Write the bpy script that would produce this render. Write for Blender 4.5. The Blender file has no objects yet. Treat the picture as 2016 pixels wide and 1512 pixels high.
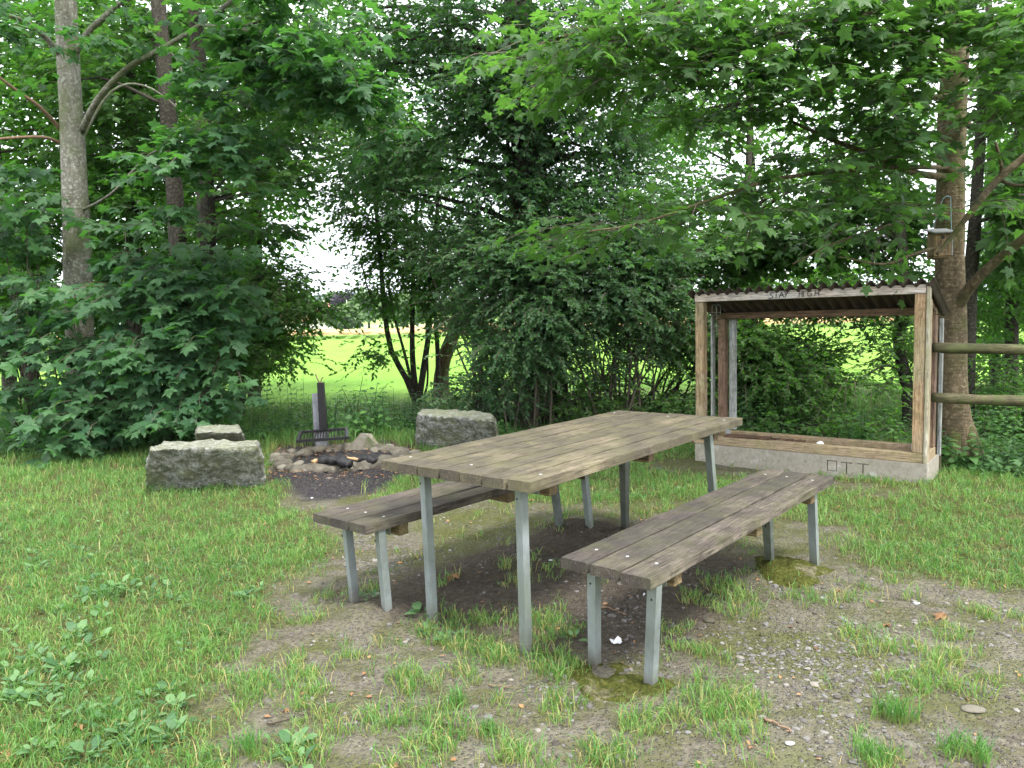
import bpy, bmesh, math, random
import numpy as np
from mathutils import Vector, Matrix, noise as mnoise

# ------------------------------------------------------------------ camera, sky, sun, exposure
SC = bpy.context.scene
COL = SC.collection
FPX, PITCH, ROLL, CAMH, CX, CY = 1476.4, math.radians(4.808), math.radians(-1.4217), 1.398, 1008., 756.
FW = np.array([0, math.cos(PITCH), -math.sin(PITCH)]); UP0 = np.array([0, math.sin(PITCH), math.cos(PITCH)]); RT0 = np.array([1., 0, 0])
RT = RT0*math.cos(ROLL)+UP0*math.sin(ROLL); UPV = -RT0*math.sin(ROLL)+UP0*math.cos(ROLL)
CAM = np.array([0, 0, CAMH])
cam = bpy.data.cameras.new('camera'); co = bpy.data.objects.new('camera', cam); COL.objects.link(co)
cam.sensor_width = 36; cam.lens = FPX/2016*36; cam.clip_start = .05; cam.clip_end = 9000
co.matrix_world = Matrix(((RT[0], UPV[0], -FW[0], 0), (RT[1], UPV[1], -FW[1], 0), (RT[2], UPV[2], -FW[2], CAMH), (0, 0, 0, 1)))
SC.camera = co

SUN_EL, SUN_ROT = math.radians(58), math.radians(142)
w = bpy.data.worlds.new('World'); SC.world = w; w.use_nodes = True
nt = w.node_tree; nt.nodes.clear()
wo = nt.nodes.new('ShaderNodeOutputWorld'); bg = nt.nodes.new('ShaderNodeBackground')
sky = nt.nodes.new('ShaderNodeTexSky'); sky.sky_type = 'NISHITA'; sky.sun_disc = False
sky.sun_elevation = SUN_EL; sky.sun_rotation = SUN_ROT; sky.dust_density = 2
tc = nt.nodes.new('ShaderNodeTexCoord'); nz = nt.nodes.new('ShaderNodeTexNoise'); nz.inputs['Scale'].default_value = 2.2; nz.inputs['Detail'].default_value = 5
cr = nt.nodes.new('ShaderNodeValToRGB'); cr.color_ramp.elements[0].position = .3; cr.color_ramp.elements[0].color = (8.2, 8.6, 9.4, 1); cr.color_ramp.elements[1].position = .7; cr.color_ramp.elements[1].color = (10.6, 10.6, 10.8, 1)
mx = nt.nodes.new('ShaderNodeMix'); mx.data_type = 'RGBA'; mx.inputs[0].default_value = .9
nt.links.new(tc.outputs['Generated'], nz.inputs['Vector']); nt.links.new(nz.outputs['Fac'], cr.inputs[0])
nt.links.new(sky.outputs[0], mx.inputs[6]); nt.links.new(cr.outputs[0], mx.inputs[7])
nt.links.new(mx.outputs[2], bg.inputs[0]); bg.inputs[1].default_value = .085; nt.links.new(bg.outputs[0], wo.inputs[0])
sl = bpy.data.lights.new('sun', 'SUN'); sl.energy = 1.5; sl.angle = math.radians(13); sl.color = (1, .96, .9)
so = bpy.data.objects.new('sun', sl); COL.objects.link(so)
# soft light from high behind the camera's right shoulder
so.rotation_euler = (Vector((math.sin(SUN_ROT)*math.cos(SUN_EL), math.cos(SUN_ROT)*math.cos(SUN_EL), math.sin(SUN_EL)))).to_track_quat('Z', 'Y').to_euler()
SC.view_settings.view_transform = 'Standard'; SC.view_settings.look = 'None'; SC.view_settings.gamma = 1
SC.view_settings.exposure = 2.15; SC.view_settings.use_curve_mapping = False
SC.cycles.max_bounces = 7; SC.cycles.diffuse_bounces = 4; SC.cycles.glossy_bounces = 2; SC.cycles.transmission_bounces = 4; SC.cycles.transparent_max_bounces = 4
SC.cycles.caustics_reflective = False; SC.cycles.caustics_refractive = False

# ------------------------------------------------------------------ helpers
RNG = np.random.default_rng(7)
def ray(u, v): return FW+RT*(u-CX)/FPX-UPV*(v-CY)/FPX
def P(u, v, z=0.):                      # point of the photograph on the level z
    d = ray(u, v); return CAM+d*((z-CAMH)/d[2])
def PD(u, v, y):                        # point of the photograph at the distance y
    d = ray(u, v); return CAM+d*(y/d[1])
def uv_of(q):
    d = np.asarray(q, float)-CAM; z = d@FW; z = np.where(z < .05, .05, z)
    return CX+FPX*(d@RT)/z, CY-FPX*(d@UPV)/z

def tag(o, label=None, cat=None, group=None, kind=None):
    if label: o['label'] = label
    if cat: o['category'] = cat
    if group: o['group'] = group
    if kind: o['kind'] = kind
    return o
def thing(name, label, cat, loc=(0, 0, 0), rz=0, group=None):
    o = bpy.data.objects.new(name, None); COL.objects.link(o); o.empty_display_size = .1
    o.location = loc; o.rotation_euler = (0, 0, rz); return tag(o, label, cat, group)
def link(name, me, parent=None, loc=(0, 0, 0), rot=None):
    o = bpy.data.objects.new(name, me); COL.objects.link(o); o.location = loc
    if rot is not None: o.rotation_euler = rot
    if parent: o.parent = parent
    return o
def mesh_np(name, V, T, mat, smooth=False, attrs=None):      # V (n,3), T (m,3) triangles
    V = np.asarray(V, np.float32); T = np.asarray(T, np.int32)
    me = bpy.data.meshes.new(name); me.vertices.add(len(V)); me.vertices.foreach_set('co', V.ravel())
    me.loops.add(T.size); me.loops.foreach_set('vertex_index', T.ravel())
    k = T.shape[1]
    me.polygons.add(len(T)); me.polygons.foreach_set('loop_start', np.arange(0, T.size, k, dtype=np.int32))
    me.polygons.foreach_set('use_smooth', np.full(len(T), smooth))
    for n, a in (attrs or {}).items():
        at = me.attributes.new(n, 'FLOAT', 'POINT'); at.data.foreach_set('value', np.asarray(a, np.float32))
    me.update(calc_edges=True); me.materials.append(mat)
    return me
class MB:                                # collects shapes, builds one mesh
    def __init__(s): s.v = []; s.f = []; s.n = 0
    def add(s, V, F):
        s.v.append(np.asarray(V, float)); s.f += [tuple(i+s.n for i in f) for f in F]; s.n += len(V)
    def box(s, c, sz, R=None, bev=0):
        x, y, z = np.array(sz)/2
        if bev:
            b = min(bev, x*.9, y*.9, z*.9); V = []
            for sx in (-1, 1):
                for sy in (-1, 1):
                    for sz_ in (-1, 1):
                        V += [(sx*x, sy*(y-b), sz_*(z-b)), (sx*(x-b), sy*y, sz_*(z-b)), (sx*(x-b), sy*(y-b), sz_*z)]
            V = np.array(V); i = lambda a, b_, c_, k: (a*4+b_*2+c_)*3+k
            F = []
            for a in (0, 1):
                q = [i(a, 0, 0, 0), i(a, 1, 0, 0), i(a, 1, 1, 0), i(a, 0, 1, 0)]; F.append(q if a else q[::-1])
                q = [i(0, a, 0, 1), i(0, a, 1, 1), i(1, a, 1, 1), i(1, a, 0, 1)]; F.append(q if a else q[::-1])
                q = [i(0, 0, a, 2), i(1, 0, a, 2), i(1, 1, a, 2), i(0, 1, a, 2)]; F.append(q if a else q[::-1])
            for a in (0, 1):
                for e in (0, 1):
                    F.append([i(0, a, e, 1), i(1, a, e, 1), i(1, a, e, 2), i(0, a, e, 2)])
                    F.append([i(a, 0, e, 0), i(a, 1, e, 0), i(a, 1, e, 2), i(a, 0, e, 2)])
                    F.append([i(a, e, 0, 0), i(a, e, 1, 0), i(a, e, 1, 1), i(a, e, 0, 1)])
                    for d in (0, 1): F.append([i(a, e, d, 0), i(a, e, d, 1), i(a, e, d, 2)])
        else:
            V = np.array([(a*x, b*y, c*z) for a in (-1, 1) for b in (-1, 1) for c in (-1, 1)])
            F = [(0, 1, 3, 2), (4, 6, 7, 5), (0, 4, 5, 1), (2, 3, 7, 6), (0, 2, 6, 4), (1, 5, 7, 3)]
        if R is not None: V = V@np.array(R).T
        s.add(V+np.array(c), F)
    def tube(s, pts, rad, n=8, noise=0, seed=0, cap=True):
        pts = np.array(pts, float); m = len(pts)
        rad = np.full(m, rad) if np.isscalar(rad) else np.array(rad, float)
        tg = np.gradient(pts, axis=0); tg /= np.linalg.norm(tg, axis=1)[:, None]+1e-9
        ref = np.array([0, 0, 1.]) if abs(tg[0][2]) < .9 else np.array([1., 0, 0])
        a = np.cross(tg[0], ref); a /= np.linalg.norm(a); V = []
        ang = np.linspace(0, 2*math.pi, n, endpoint=False)
        for i in range(m):
            a = a-tg[i]*(a@tg[i]); a /= np.linalg.norm(a); b = np.cross(tg[i], a)
            r = rad[i]*np.ones(n)
            if noise:
                r = r*(1+noise*np.array([mnoise.noise(Vector((math.cos(t)*1.3+seed, math.sin(t)*1.3, i*.35))) for t in ang]))
            V.append(pts[i]+(np.cos(ang)*r)[:, None]*a+(np.sin(ang)*r)[:, None]*b)
        F = [(i*n+j, i*n+(j+1) % n, (i+1)*n+(j+1) % n, (i+1)*n+j) for i in range(m-1) for j in range(n)]
        if cap: F += [tuple(range(n))[::-1], tuple((m-1)*n+j for j in range(n))]
        s.add(np.concatenate(V), F)
    def mesh(s, name, mat, smooth=False):
        me = bpy.data.meshes.new(name); me.from_pydata(np.concatenate(s.v).tolist(), [], s.f)
        me.polygons.foreach_set('use_smooth', [smooth]*len(me.polygons)); me.materials.append(mat); me.update()
        bm = bmesh.new(); bm.from_mesh(me); bmesh.ops.recalc_face_normals(bm, faces=bm.faces); bm.to_mesh(me); bm.free()
        return me
    def obj(s, name, mat, parent=None, smooth=False, **k):
        return link(name, s.mesh(name, mat, smooth), parent, **k)
def bez(pts, n=16):                      # smooth curve through points (Catmull-Rom)
    p = np.array(pts, float); p = np.vstack([2*p[0]-p[1], p, 2*p[-1]-p[-2]]); out = []
    m = len(p)-3
    for i in range(m):
        k = max(2, n//m)
        for t in np.linspace(0, 1, k, endpoint=(i == m-1)):
            a, b, c, d = p[i:i+4]
            out.append(.5*((2*b)+(-a+c)*t+(2*a-5*b+4*c-d)*t*t+(-a+3*b-3*c+d)*t**3))
    return np.array(out)
def ease(a, b, n): return np.linspace(a, b, n)
_T = {}
def vnoise(x, y, s=1., seed=0):          # 2-D value noise in 0..1
    if seed not in _T: _T[seed] = np.random.default_rng(1000+seed).random((256, 256))
    t = _T[seed]; x = np.asarray(x)*s+100; y = np.asarray(y)*s+100
    xi = np.floor(x).astype(int); yi = np.floor(y).astype(int); fx = x-xi; fy = y-yi
    fx = fx*fx*(3-2*fx); fy = fy*fy*(3-2*fy); g = lambda i, j: t[i % 256, j % 256]
    return (g(xi, yi)*(1-fx)+g(xi+1, yi)*fx)*(1-fy)+(g(xi, yi+1)*(1-fx)+g(xi+1, yi+1)*fx)*fy
def fbm(x, y, s=1., seed=0, o=4): return sum(vnoise(x, y, s*2**i, seed+i)/2**(i+1) for i in range(o))/(1-.5**o)
def inpoly(x, y, poly):
    x = np.asarray(x); y = np.asarray(y); r = np.zeros(x.shape, bool); n = len(poly)
    for i in range(n):
        x1, y1 = poly[i]; x2, y2 = poly[(i+1) % n]
        c = ((y1 > y) != (y2 > y)) & (x < (x2-x1)*(y-y1)/((y2-y1) or 1e-9)+x1); r ^= c
    return r
def gpoly(pix): return [tuple(P(u, v)[:2]) for u, v in pix]

# ------------------------------------------------------------------ materials
class NT:
    def __init__(s, name):
        s.m = bpy.data.materials.new(name); s.m.use_nodes = True; s.t = s.m.node_tree; s.t.nodes.clear()
        s.out = s.t.nodes.new('ShaderNodeOutputMaterial'); s._co = None
    def n(s, ty, **k):
        o = s.t.nodes.new('ShaderNode'+ty)
        for a, b in k.items(): setattr(o, a, b)
        return o
    def l(s, a, b): s.t.links.new(a, b)
    def set(s, sock, v):
        if isinstance(v, bpy.types.NodeSocket): s.l(v, sock)
        else: sock.default_value = (*v, 1) if isinstance(v, tuple) and len(v) == 3 and sock.type == 'RGBA' else v
    def co(s, scale=(1, 1, 1), kind='Object', rnd=True):
        t = s.n('TexCoord'); m = s.n('Mapping'); m.inputs['Scale'].default_value = scale
        s.l(t.outputs[kind], m.inputs[0])
        if rnd:
            oi = s.n('ObjectInfo'); mu = s.n('Math', operation='MULTIPLY'); mu.inputs[1].default_value = 37
            s.l(oi.outputs['Random'], mu.inputs[0]); c = s.n('CombineXYZ')
            for i in range(3): s.l(mu.outputs[0], c.inputs[i])
            s.l(c.outputs[0], m.inputs['Location'])
        return m.outputs[0]
    def noise(s, vec, scale=5, detail=4, rough=.55, dist=0):
        o = s.n('TexNoise'); s.l(vec, o.inputs['Vector']); o.inputs['Scale'].default_value = scale; o.inputs['Detail'].default_value = detail
        o.inputs['Roughness'].default_value = rough; o.inputs['Distortion'].default_value = dist; return o.outputs['Fac']
    def voro(s, vec, scale=5, feat='F1'):
        o = s.n('TexVoronoi', feature=feat); s.l(vec, o.inputs['Vector']); o.inputs['Scale'].default_value = scale; return o
    def ramp(s, f, stops):
        o = s.n('ValToRGB'); e = o.color_ramp.elements
        while len(e) < len(stops): e.new(.5)
        for i, (p, c) in enumerate(stops): e[i].position = p; e[i].color = (*c, 1) if isinstance(c, tuple) else (c, c, c, 1)
        s.l(f, o.inputs[0]); return o.outputs[0]
    def mix(s, f, a, b, mode='MIX'):
        o = s.n('Mix', data_type='RGBA', blend_type=mode); s.set(o.inputs[0], f); s.set(o.inputs[6], a); s.set(o.inputs[7], b); return o.outputs[2]
    def math(s, op, a, b=0.):
        o = s.n('Math', operation=op); s.set(o.inputs[0], a); s.set(o.inputs[1], b); return o.outputs[0]
    def attr(s, n): o = s.n('Attribute'); o.attribute_name = n; return o
    def bump(s, h, st=.5, dist=.01, nrm=None):
        o = s.n('Bump'); o.inputs['Strength'].default_value = st; o.inputs['Distance'].default_value = dist; s.l(h, o.inputs['Height'])
        if nrm is not None: s.l(nrm, o.inputs['Normal'])
        return o.outputs[0]
    def pbr(s, col, rough=.7, metal=0., nrm=None, spec=.4):
        b = s.n('BsdfPrincipled'); s.set(b.inputs['Base Color'], col); s.set(b.inputs['Roughness'], rough); s.set(b.inputs['Metallic'], metal)
        b.inputs['Specular IOR Level'].default_value = spec
        if nrm is not None: s.l(nrm, b.inputs['Normal'])
        s.l(b.outputs[0], s.out.inputs[0]); return b

def leaf_mat(name, dark, light, trans=.35, tcol=None, rough=.5, spec=.3):
    s = NT(name); a = s.ramp(s.attr('lc').outputs['Fac'], [(.12, 0.), (.88, 1.)]); v = s.co(rnd=False); dark = tuple(x*.72 for x in dark); light = tuple(x*g for x, g in zip(light, (1.12, 1.06, .98)))
    c = s.mix(a, dark, light); nzz = s.noise(v, 1.1, 3)
    c = s.mix(s.ramp(nzz, [(.35, 0.), (.7, .45)]), c, tuple(x*y for x, y in zip(dark, (.75, .8, 1.1))))
    b = s.n('BsdfPrincipled'); s.set(b.inputs['Base Color'], c); b.inputs['Roughness'].default_value = rough; b.inputs['Specular IOR Level'].default_value = spec
    t = s.n('BsdfTranslucent'); tc_ = s.mix(a, tcol or tuple(x*1.2 for x in dark), tuple(x*1.7 for x in (tcol or light))); s.l(tc_, t.inputs[0])
    m = s.n('MixShader'); m.inputs[0].default_value = trans+.07; s.l(b.outputs[0], m.inputs[1]); s.l(t.outputs[0], m.inputs[2]); s.l(m.outputs[0], s.out.inputs[0]); return s.m
def bark_mat(name, c1, c2, c3=None, sc=1., moss=None, depth=.02):
    s = NT(name); v = s.co((5*sc, 5*sc, 1.6*sc)); v2 = s.co((1, 1, 1)); n1 = s.noise(v, 4, 8, .65, .6)
    c = s.ramp(n1, [(.3, c1), (.7, c2)]); sp = s.noise(v2, 28*sc, 4, .6)
    c = s.mix(s.ramp(sp, [(.52, 0.), (.62, .8)]), c, c3 or c2)
    if moss:
        c = s.mix(s.ramp(s.noise(v2, 2.6, 5, .7), [(.45, 0.), (.62, .85)]), c, moss)
    vh = s.co((1.2, 1.2, 9)); hb = s.noise(vh, 5, 5, .6)
    s.pbr(c, .9, nrm=s.bump(s.math('ADD', n1, hb), .8, depth), spec=.2); return s.m
def wood_mat(name, c1, c2, axis=1, moss=0., grooves=0, dark=None, sc=1., mosscol=(.16, .19, .05), rough=.8):
    s = NT(name); f = [40*sc]*3; f[axis] = 1.6*sc; v = s.co(tuple(f)); n1 = s.noise(v, 1., 6, .6, .8)
    c = s.ramp(n1, [(.3, c1), (.68, c2)]); v2 = s.co((1, 1, 1)); big = s.noise(v2, 2.3, 4, .6)
    oi = s.n('ObjectInfo'); rr = s.math('MULTIPLY', oi.outputs['Random'], .35)
    if dark: c = s.mix(s.ramp(s.math('ADD', big, s.math('MULTIPLY', oi.outputs['Random'], .12)), [(.42, 0.), (.60, .85)]), c, dark)
    f3 = [160*sc]*3; f3[axis] = 7; n3 = s.noise(s.co(tuple(f3)), 1., 4, .7); c = s.mix(s.ramp(n3, [(.38, .9), (.52, 0.)]), c, tuple(x*.3 for x in c1)); c = s.mix(s.ramp(s.noise(v2, 13, 5, .75), [(.48, 0.), (.62, .55)]), c, tuple(x*.45 for x in c1))
    if moss: c = s.mix(s.math('MULTIPLY', s.ramp(s.noise(v2, 5.5, 6, .7), [(.44, 0.), (.66, 1.)]), moss), c, mosscol)
    vk = s.co(tuple(3. if i == axis else 9. for i in range(3))); kn = s.voro(vk, 1.).outputs['Distance']; c = s.mix(s.ramp(kn, [(.0, .7), (.09, 0.)]), c, tuple(x*.35 for x in c1))
    h = s.math('ADD', n1, n3)
    nrm = s.bump(h, .6, .004)
    if grooves:
        t = s.n('TexCoord'); sp = s.n('SeparateXYZ'); s.l(t.outputs['Object'], sp.inputs[0])
        g = s.math('SINE', s.math('MULTIPLY', sp.outputs['X'], 2*math.pi/.0075)); nrm = s.bump(g, .6, .002, nrm)
        c = s.mix(s.math('MULTIPLY', s.ramp(g, [(.0, .5), (.45, 0.)]), .8), c, tuple(x*.4 for x in c1))
    s.pbr(c, rough, nrm=nrm, spec=.3); return s.m

M = {}
M['maple'] = leaf_mat('maple leaf', (.036, .105, .046), (.085, .180, .080), .30, (.08, .25, .03))
M['maple_b'] = leaf_mat('bright maple leaf', (.040, .105, .034), (.090, .180, .058), .36, (.10, .25, .03))
M['small'] = leaf_mat('privet leaf', (.034, .092, .040), (.080, .165, .074), .32, (.07, .22, .02))
M['privet'] = leaf_mat('light privet leaf', (.042, .112, .050), (.100, .195, .092), .34, (.10, .27, .04))
M['small_b'] = leaf_mat('hornbeam leaf', (.036, .100, .026), (.088, .180, .044), .38, (.10, .29, .02))
M['darkleaf'] = leaf_mat('dark wood leaf', (.030, .082, .022), (.072, .150, .036), .36, (.09, .26, .02))
M['weed'] = leaf_mat('nettle leaf', (.045, .125, .035), (.10, .22, .06), .30, (.10, .28, .03))
M['ivy'] = leaf_mat('ground ivy leaf', (.045, .12, .040), (.095, .21, .075), .25)
M['plantain'] = leaf_mat('plantain leaf', (.075, .175, .065), (.14, .26, .11), .25, (.12, .26, .06), .5)
def grass_mat():
    s = NT('grass blade'); a = s.attr('lc').outputs['Fac']; h = s.attr('hh').outputs['Fac']
    c = s.ramp(a, [(.0, (.042, .135, .030)), (.45, (.108, .25, .055)), (.84, (.225, .36, .10)), (.93, (.34, .32, .12)), (1., (.40, .32, .15))])
    c = s.mix(s.ramp(h, [(.0, .75), (.45, 0.)]), c, (.27, .24, .10))
    b = s.n('BsdfPrincipled'); s.l(c, b.inputs['Base Color']); b.inputs['Roughness'].default_value = .5
    t = s.n('BsdfTranslucent'); s.l(s.mix(1., c, (1.2, 1.5, .7), 'MULTIPLY'), t.inputs[0]); m = s.n('MixShader'); m.inputs[0].default_value = .38
    s.l(b.outputs[0], m.inputs[1]); s.l(t.outputs[0], m.inputs[2]); s.l(m.outputs[0], s.out.inputs[0]); return s.m
M['grass'] = grass_mat()
M['bark'] = bark_mat('grey maple bark', (.10, .092, .07), (.27, .26, .22), (.36, .37, .32), 1., (.13, .15, .07))
M['bark_r'] = bark_mat('mossy maple bark', (.06, .046, .028), (.15, .115, .07), (.21, .17, .11), 1., (.055, .07, .018))
M['bark_d'] = bark_mat('dark bark', (.024, .022, .018), (.066, .058, .045), (.10, .09, .07), 1.2)
M['bark_b'] = bark_mat('brown bark', (.09, .06, .035), (.22, .15, .09), (.28, .2, .13), 1.2, (.08, .10, .03))
M['twig'] = bark_mat('twig bark', (.05, .042, .03), (.12, .10, .075), None, 3., None, .004)
M['deadtwig'] = bark_mat('dead branch', (.12, .075, .045), (.26, .18, .12), None, 3., None, .004)
M['plank_t'] = wood_mat('weathered table plank', (.115, .093, .060), (.31, .262, .18), 1, .55, 1, (.085, .075, .058), mosscol=(.155, .15, .068))
M['plank_b'] = wood_mat('weathered bench plank', (.078, .062, .05), (.20, .168, .138), 1, .2, 1, (.052, .047, .043))
M['batten'] = wood_mat('brown batten', (.11, .075, .04), (.27, .19, .10), 0, .3)
M['larch_z'] = wood_mat('weathered larch post', (.29, .18, .095), (.56, .38, .23), 2, .4, 0, (.35, .29, .20), mosscol=(.28, .27, .11))
M['larch_x'] = wood_mat('weathered larch beam', (.27, .175, .095), (.50, .35, .21), 0, .35, 0, (.30, .24, .16), mosscol=(.25, .25, .10))
M['grey_x'] = wood_mat('silvered lintel', (.50, .45, .42), (.84, .80, .77), 0, .0, 0, (.66, .54, .46))
M['brown_x'] = wood_mat('brown rear beam', (.10, .06, .035), (.22, .14, .085), 0, .1)
M['brown_z'] = wood_mat('brown rear post', (.13, .075, .05), (.28, .18, .13), 2, .1)
M['grey_z'] = wood_mat('silvered board', (.27, .28, .27), (.47, .49, .48), 2, .2)
M['fence'] = wood_mat('green fence wood', (.055, .05, .026), (.14, .125, .06), 0, .85, mosscol=(.07, .095, .022))
M['fencez'] = wood_mat('green fence post', (.055, .05, .026), (.14, .125, .06), 2, .85, mosscol=(.07, .10, .022))
def steel():
    s = NT('galvanised steel'); v = s.co((1, 1, .6)); n1 = s.noise(v, 9, 5, .65); vo = s.voro(v, 45).outputs['Distance']
    c = s.ramp(n1, [(.3, (.145, .165, .16)), (.7, (.30, .335, .34))]); c = s.mix(s.ramp(vo, [(.1, .25), (.6, 0.)]), c, (.27, .32, .32))
    g = s.n('TexCoord'); sp = s.n('SeparateXYZ'); s.l(g.outputs['Object'], sp.inputs[0])
    c = s.mix(s.ramp(s.math('ADD', sp.outputs['Z'], s.math('MULTIPLY', n1, .12)), [(.05, .75), (.17, 0.)]), c, (.15, .125, .095))
    c = s.mix(s.ramp(s.noise(v, 3, 5, .7), [(.42, 0.), (.6, .7)]), c, (.17, .20, .16))
    s.pbr(c, .52, .25, s.bump(n1, .25, .002)); return s.m
M['steel'] = steel()
def simple(name, c1, c2, scale=20, rough=.8, bump=.3, metal=0., det=5, dist=.005):
    s = NT(name); v = s.co(); n1 = s.noise(v, scale, det, .65); s.pbr(s.ramp(n1, [(.3, c1), (.7, c2)]), rough, metal, s.bump(n1, bump, dist)); return s.m
M['bolt'] = simple('zinc bolt', (.34, .35, .34), (.48, .49, .48), 60, .4, .1, .3)
M['char'] = simple('charred wood', (.006, .006, .007), (.035, .033, .035), 30, .6, 1.)
M['black'] = simple('sooty steel', (.003, .003, .004), (.014, .012, .013), 25, .5, .3, .2)
M['postgrey'] = simple('grey steel post', (.14, .145, .16), (.28, .29, .31), 12, .5, .2, .2)
M['roof'] = simple('dark corrugated sheet', (.035, .025, .022), (.085, .06, .05), 12, .6, .3)
M['fresh'] = wood_mat('split firewood', (.45, .27, .13), (.68, .46, .27), 0)
M['rot'] = simple('rotten wood', (.035, .02, .012), (.14, .075, .045), 18, .9, 1., 0, 6, .02)
M['paper'] = simple('white paper', (.7, .72, .76), (.85, .86, .9), 12, .7)
M['orange'] = simple('cork filter', (.62, .28, .08), (.75, .38, .14), 40)
M['deadleaf'] = simple('brown dead leaf', (.13, .065, .03), (.34, .19, .09), 14, .8, .4)
M['rope'] = simple('blue cord', (.12, .22, .24), (.25, .38, .40), 60)
M['ink'] = simple('black marker ink', (.03, .03, .035), (.10, .10, .12), 60)
M['boxwood'] = wood_mat('nest box board', (.20, .13, .07), (.40, .28, .16), 2, .3)
M['boxroof'] = simple('roofing felt', (.12, .13, .13), (.24, .25, .24), 30)
def granite():
    s = NT('granite'); v = s.co(); n1 = s.noise(v, 3, 6, .6); n2 = s.noise(v, 45, 4, .7); n3 = s.noise(v, 14, 6, .7)
    c = s.ramp(n2, [(.34, (.06, .06, .055)), (.42, (.30, .30, .275)), (.64, (.55, .55, .51))])
    c = s.mix(s.ramp(n3, [(.44, .85), (.56, 0.)]), c, (.12, .13, .075))
    c = s.mix(s.ramp(n1, [(.46, 0.), (.66, .7)]), c, (.26, .29, .14))
    ge = s.n('NewGeometry'); sp = s.n('SeparateXYZ'); s.l(ge.outputs['Normal'], sp.inputs[0])
    c = s.mix(s.math('MULTIPLY', s.ramp(sp.outputs['Z'], [(.5, 0.), (.9, .35)]), 1.), c, (.36, .38, .27))
    s.pbr(c, .9, nrm=s.bump(s.math('ADD', n2, s.math('MULTIPLY', n3, 1.6)), 1., .04), spec=.25); return s.m
M['granite'] = granite()
def concrete():
    s = NT('stained concrete'); v = s.co(); n1 = s.noise(v, 2.2, 6, .65); n2 = s.noise(v, 30, 5, .7); vo = s.voro(v, 38).outputs['Distance']
    c = s.ramp(n2, [(.3, (.20, .18, .145)), (.7, (.31, .285, .24))]); c = s.mix(s.ramp(n1, [(.45, 0.), (.7, .7)]), c, (.17, .185, .10))
    c = s.mix(s.ramp(s.noise(v, 6, 6, .75), [(.56, 0.), (.64, .6)]), c, (.42, .41, .38))
    pit = s.ramp(vo, [(.10, 1.), (.17, 0.)]); msk = s.ramp(s.noise(v, 16, 2), [(.5, 0.), (.55, 1.)]); pit = s.math('MULTIPLY', pit, msk)
    c = s.mix(pit, c, (.07, .065, .055)); h = s.math('SUBTRACT', s.math('MULTIPLY', n2, .4), pit)
    s.pbr(c, .88, nrm=s.bump(h, .7, .006)); return s.m
M['concrete'] = concrete()
def mossy():
    s = NT('mossy footing'); v = s.co(); n1 = s.noise(v, 5, 6, .7); n2 = s.noise(v, 60, 5, .7)
    c = s.ramp(n2, [(.35, (.032, .036, .008)), (.6, (.085, .095, .02)), (.72, (.16, .13, .045))])
    c = s.mix(s.ramp(n1, [(.36, .9), (.46, 0.)]), c, s.ramp(n2, [(.3, (.10, .085, .06)), (.7, (.28, .25, .18))]))
    s.pbr(c, .95, nrm=s.bump(n2, 1., .02), spec=.1); return s.m
M['mossy'] = mossy()
def stone_mat(name, a, b):
    s = NT(name); v = s.co(); n2 = s.noise(v, 26, 5, .65); oi = s.n('ObjectInfo').outputs['Random']
    c = s.mix(oi, s.ramp(n2, [(.3, tuple(x*.7 for x in a)), (.7, a)]), s.ramp(n2, [(.3, tuple(x*.7 for x in b)), (.7, b)]))
    c = s.mix(s.ramp(s.noise(v, 6, 4, .7), [(.5, 0.), (.62, .6)]), c, (.085, .085, .035))
    s.pbr(c, .85, nrm=s.bump(n2, .5, .01)); return s.m
M['stone'] = stone_mat('fieldstone', (.085, .075, .058), (.24, .22, .18))
def pebble():
    s = NT('gravel pebble'); a = s.attr('lc').outputs['Fac']; s.pbr(s.ramp(a, [(0, (.04, .034, .027)), (.3, (.07, .062, .052)), (.5, (.105, .10, .092)), (.75, (.165, .16, .15)), (.95, (.22, .20, .165)), (1, (.27, .26, .245))]), .8); return s.m
M['pebble'] = pebble()
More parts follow.
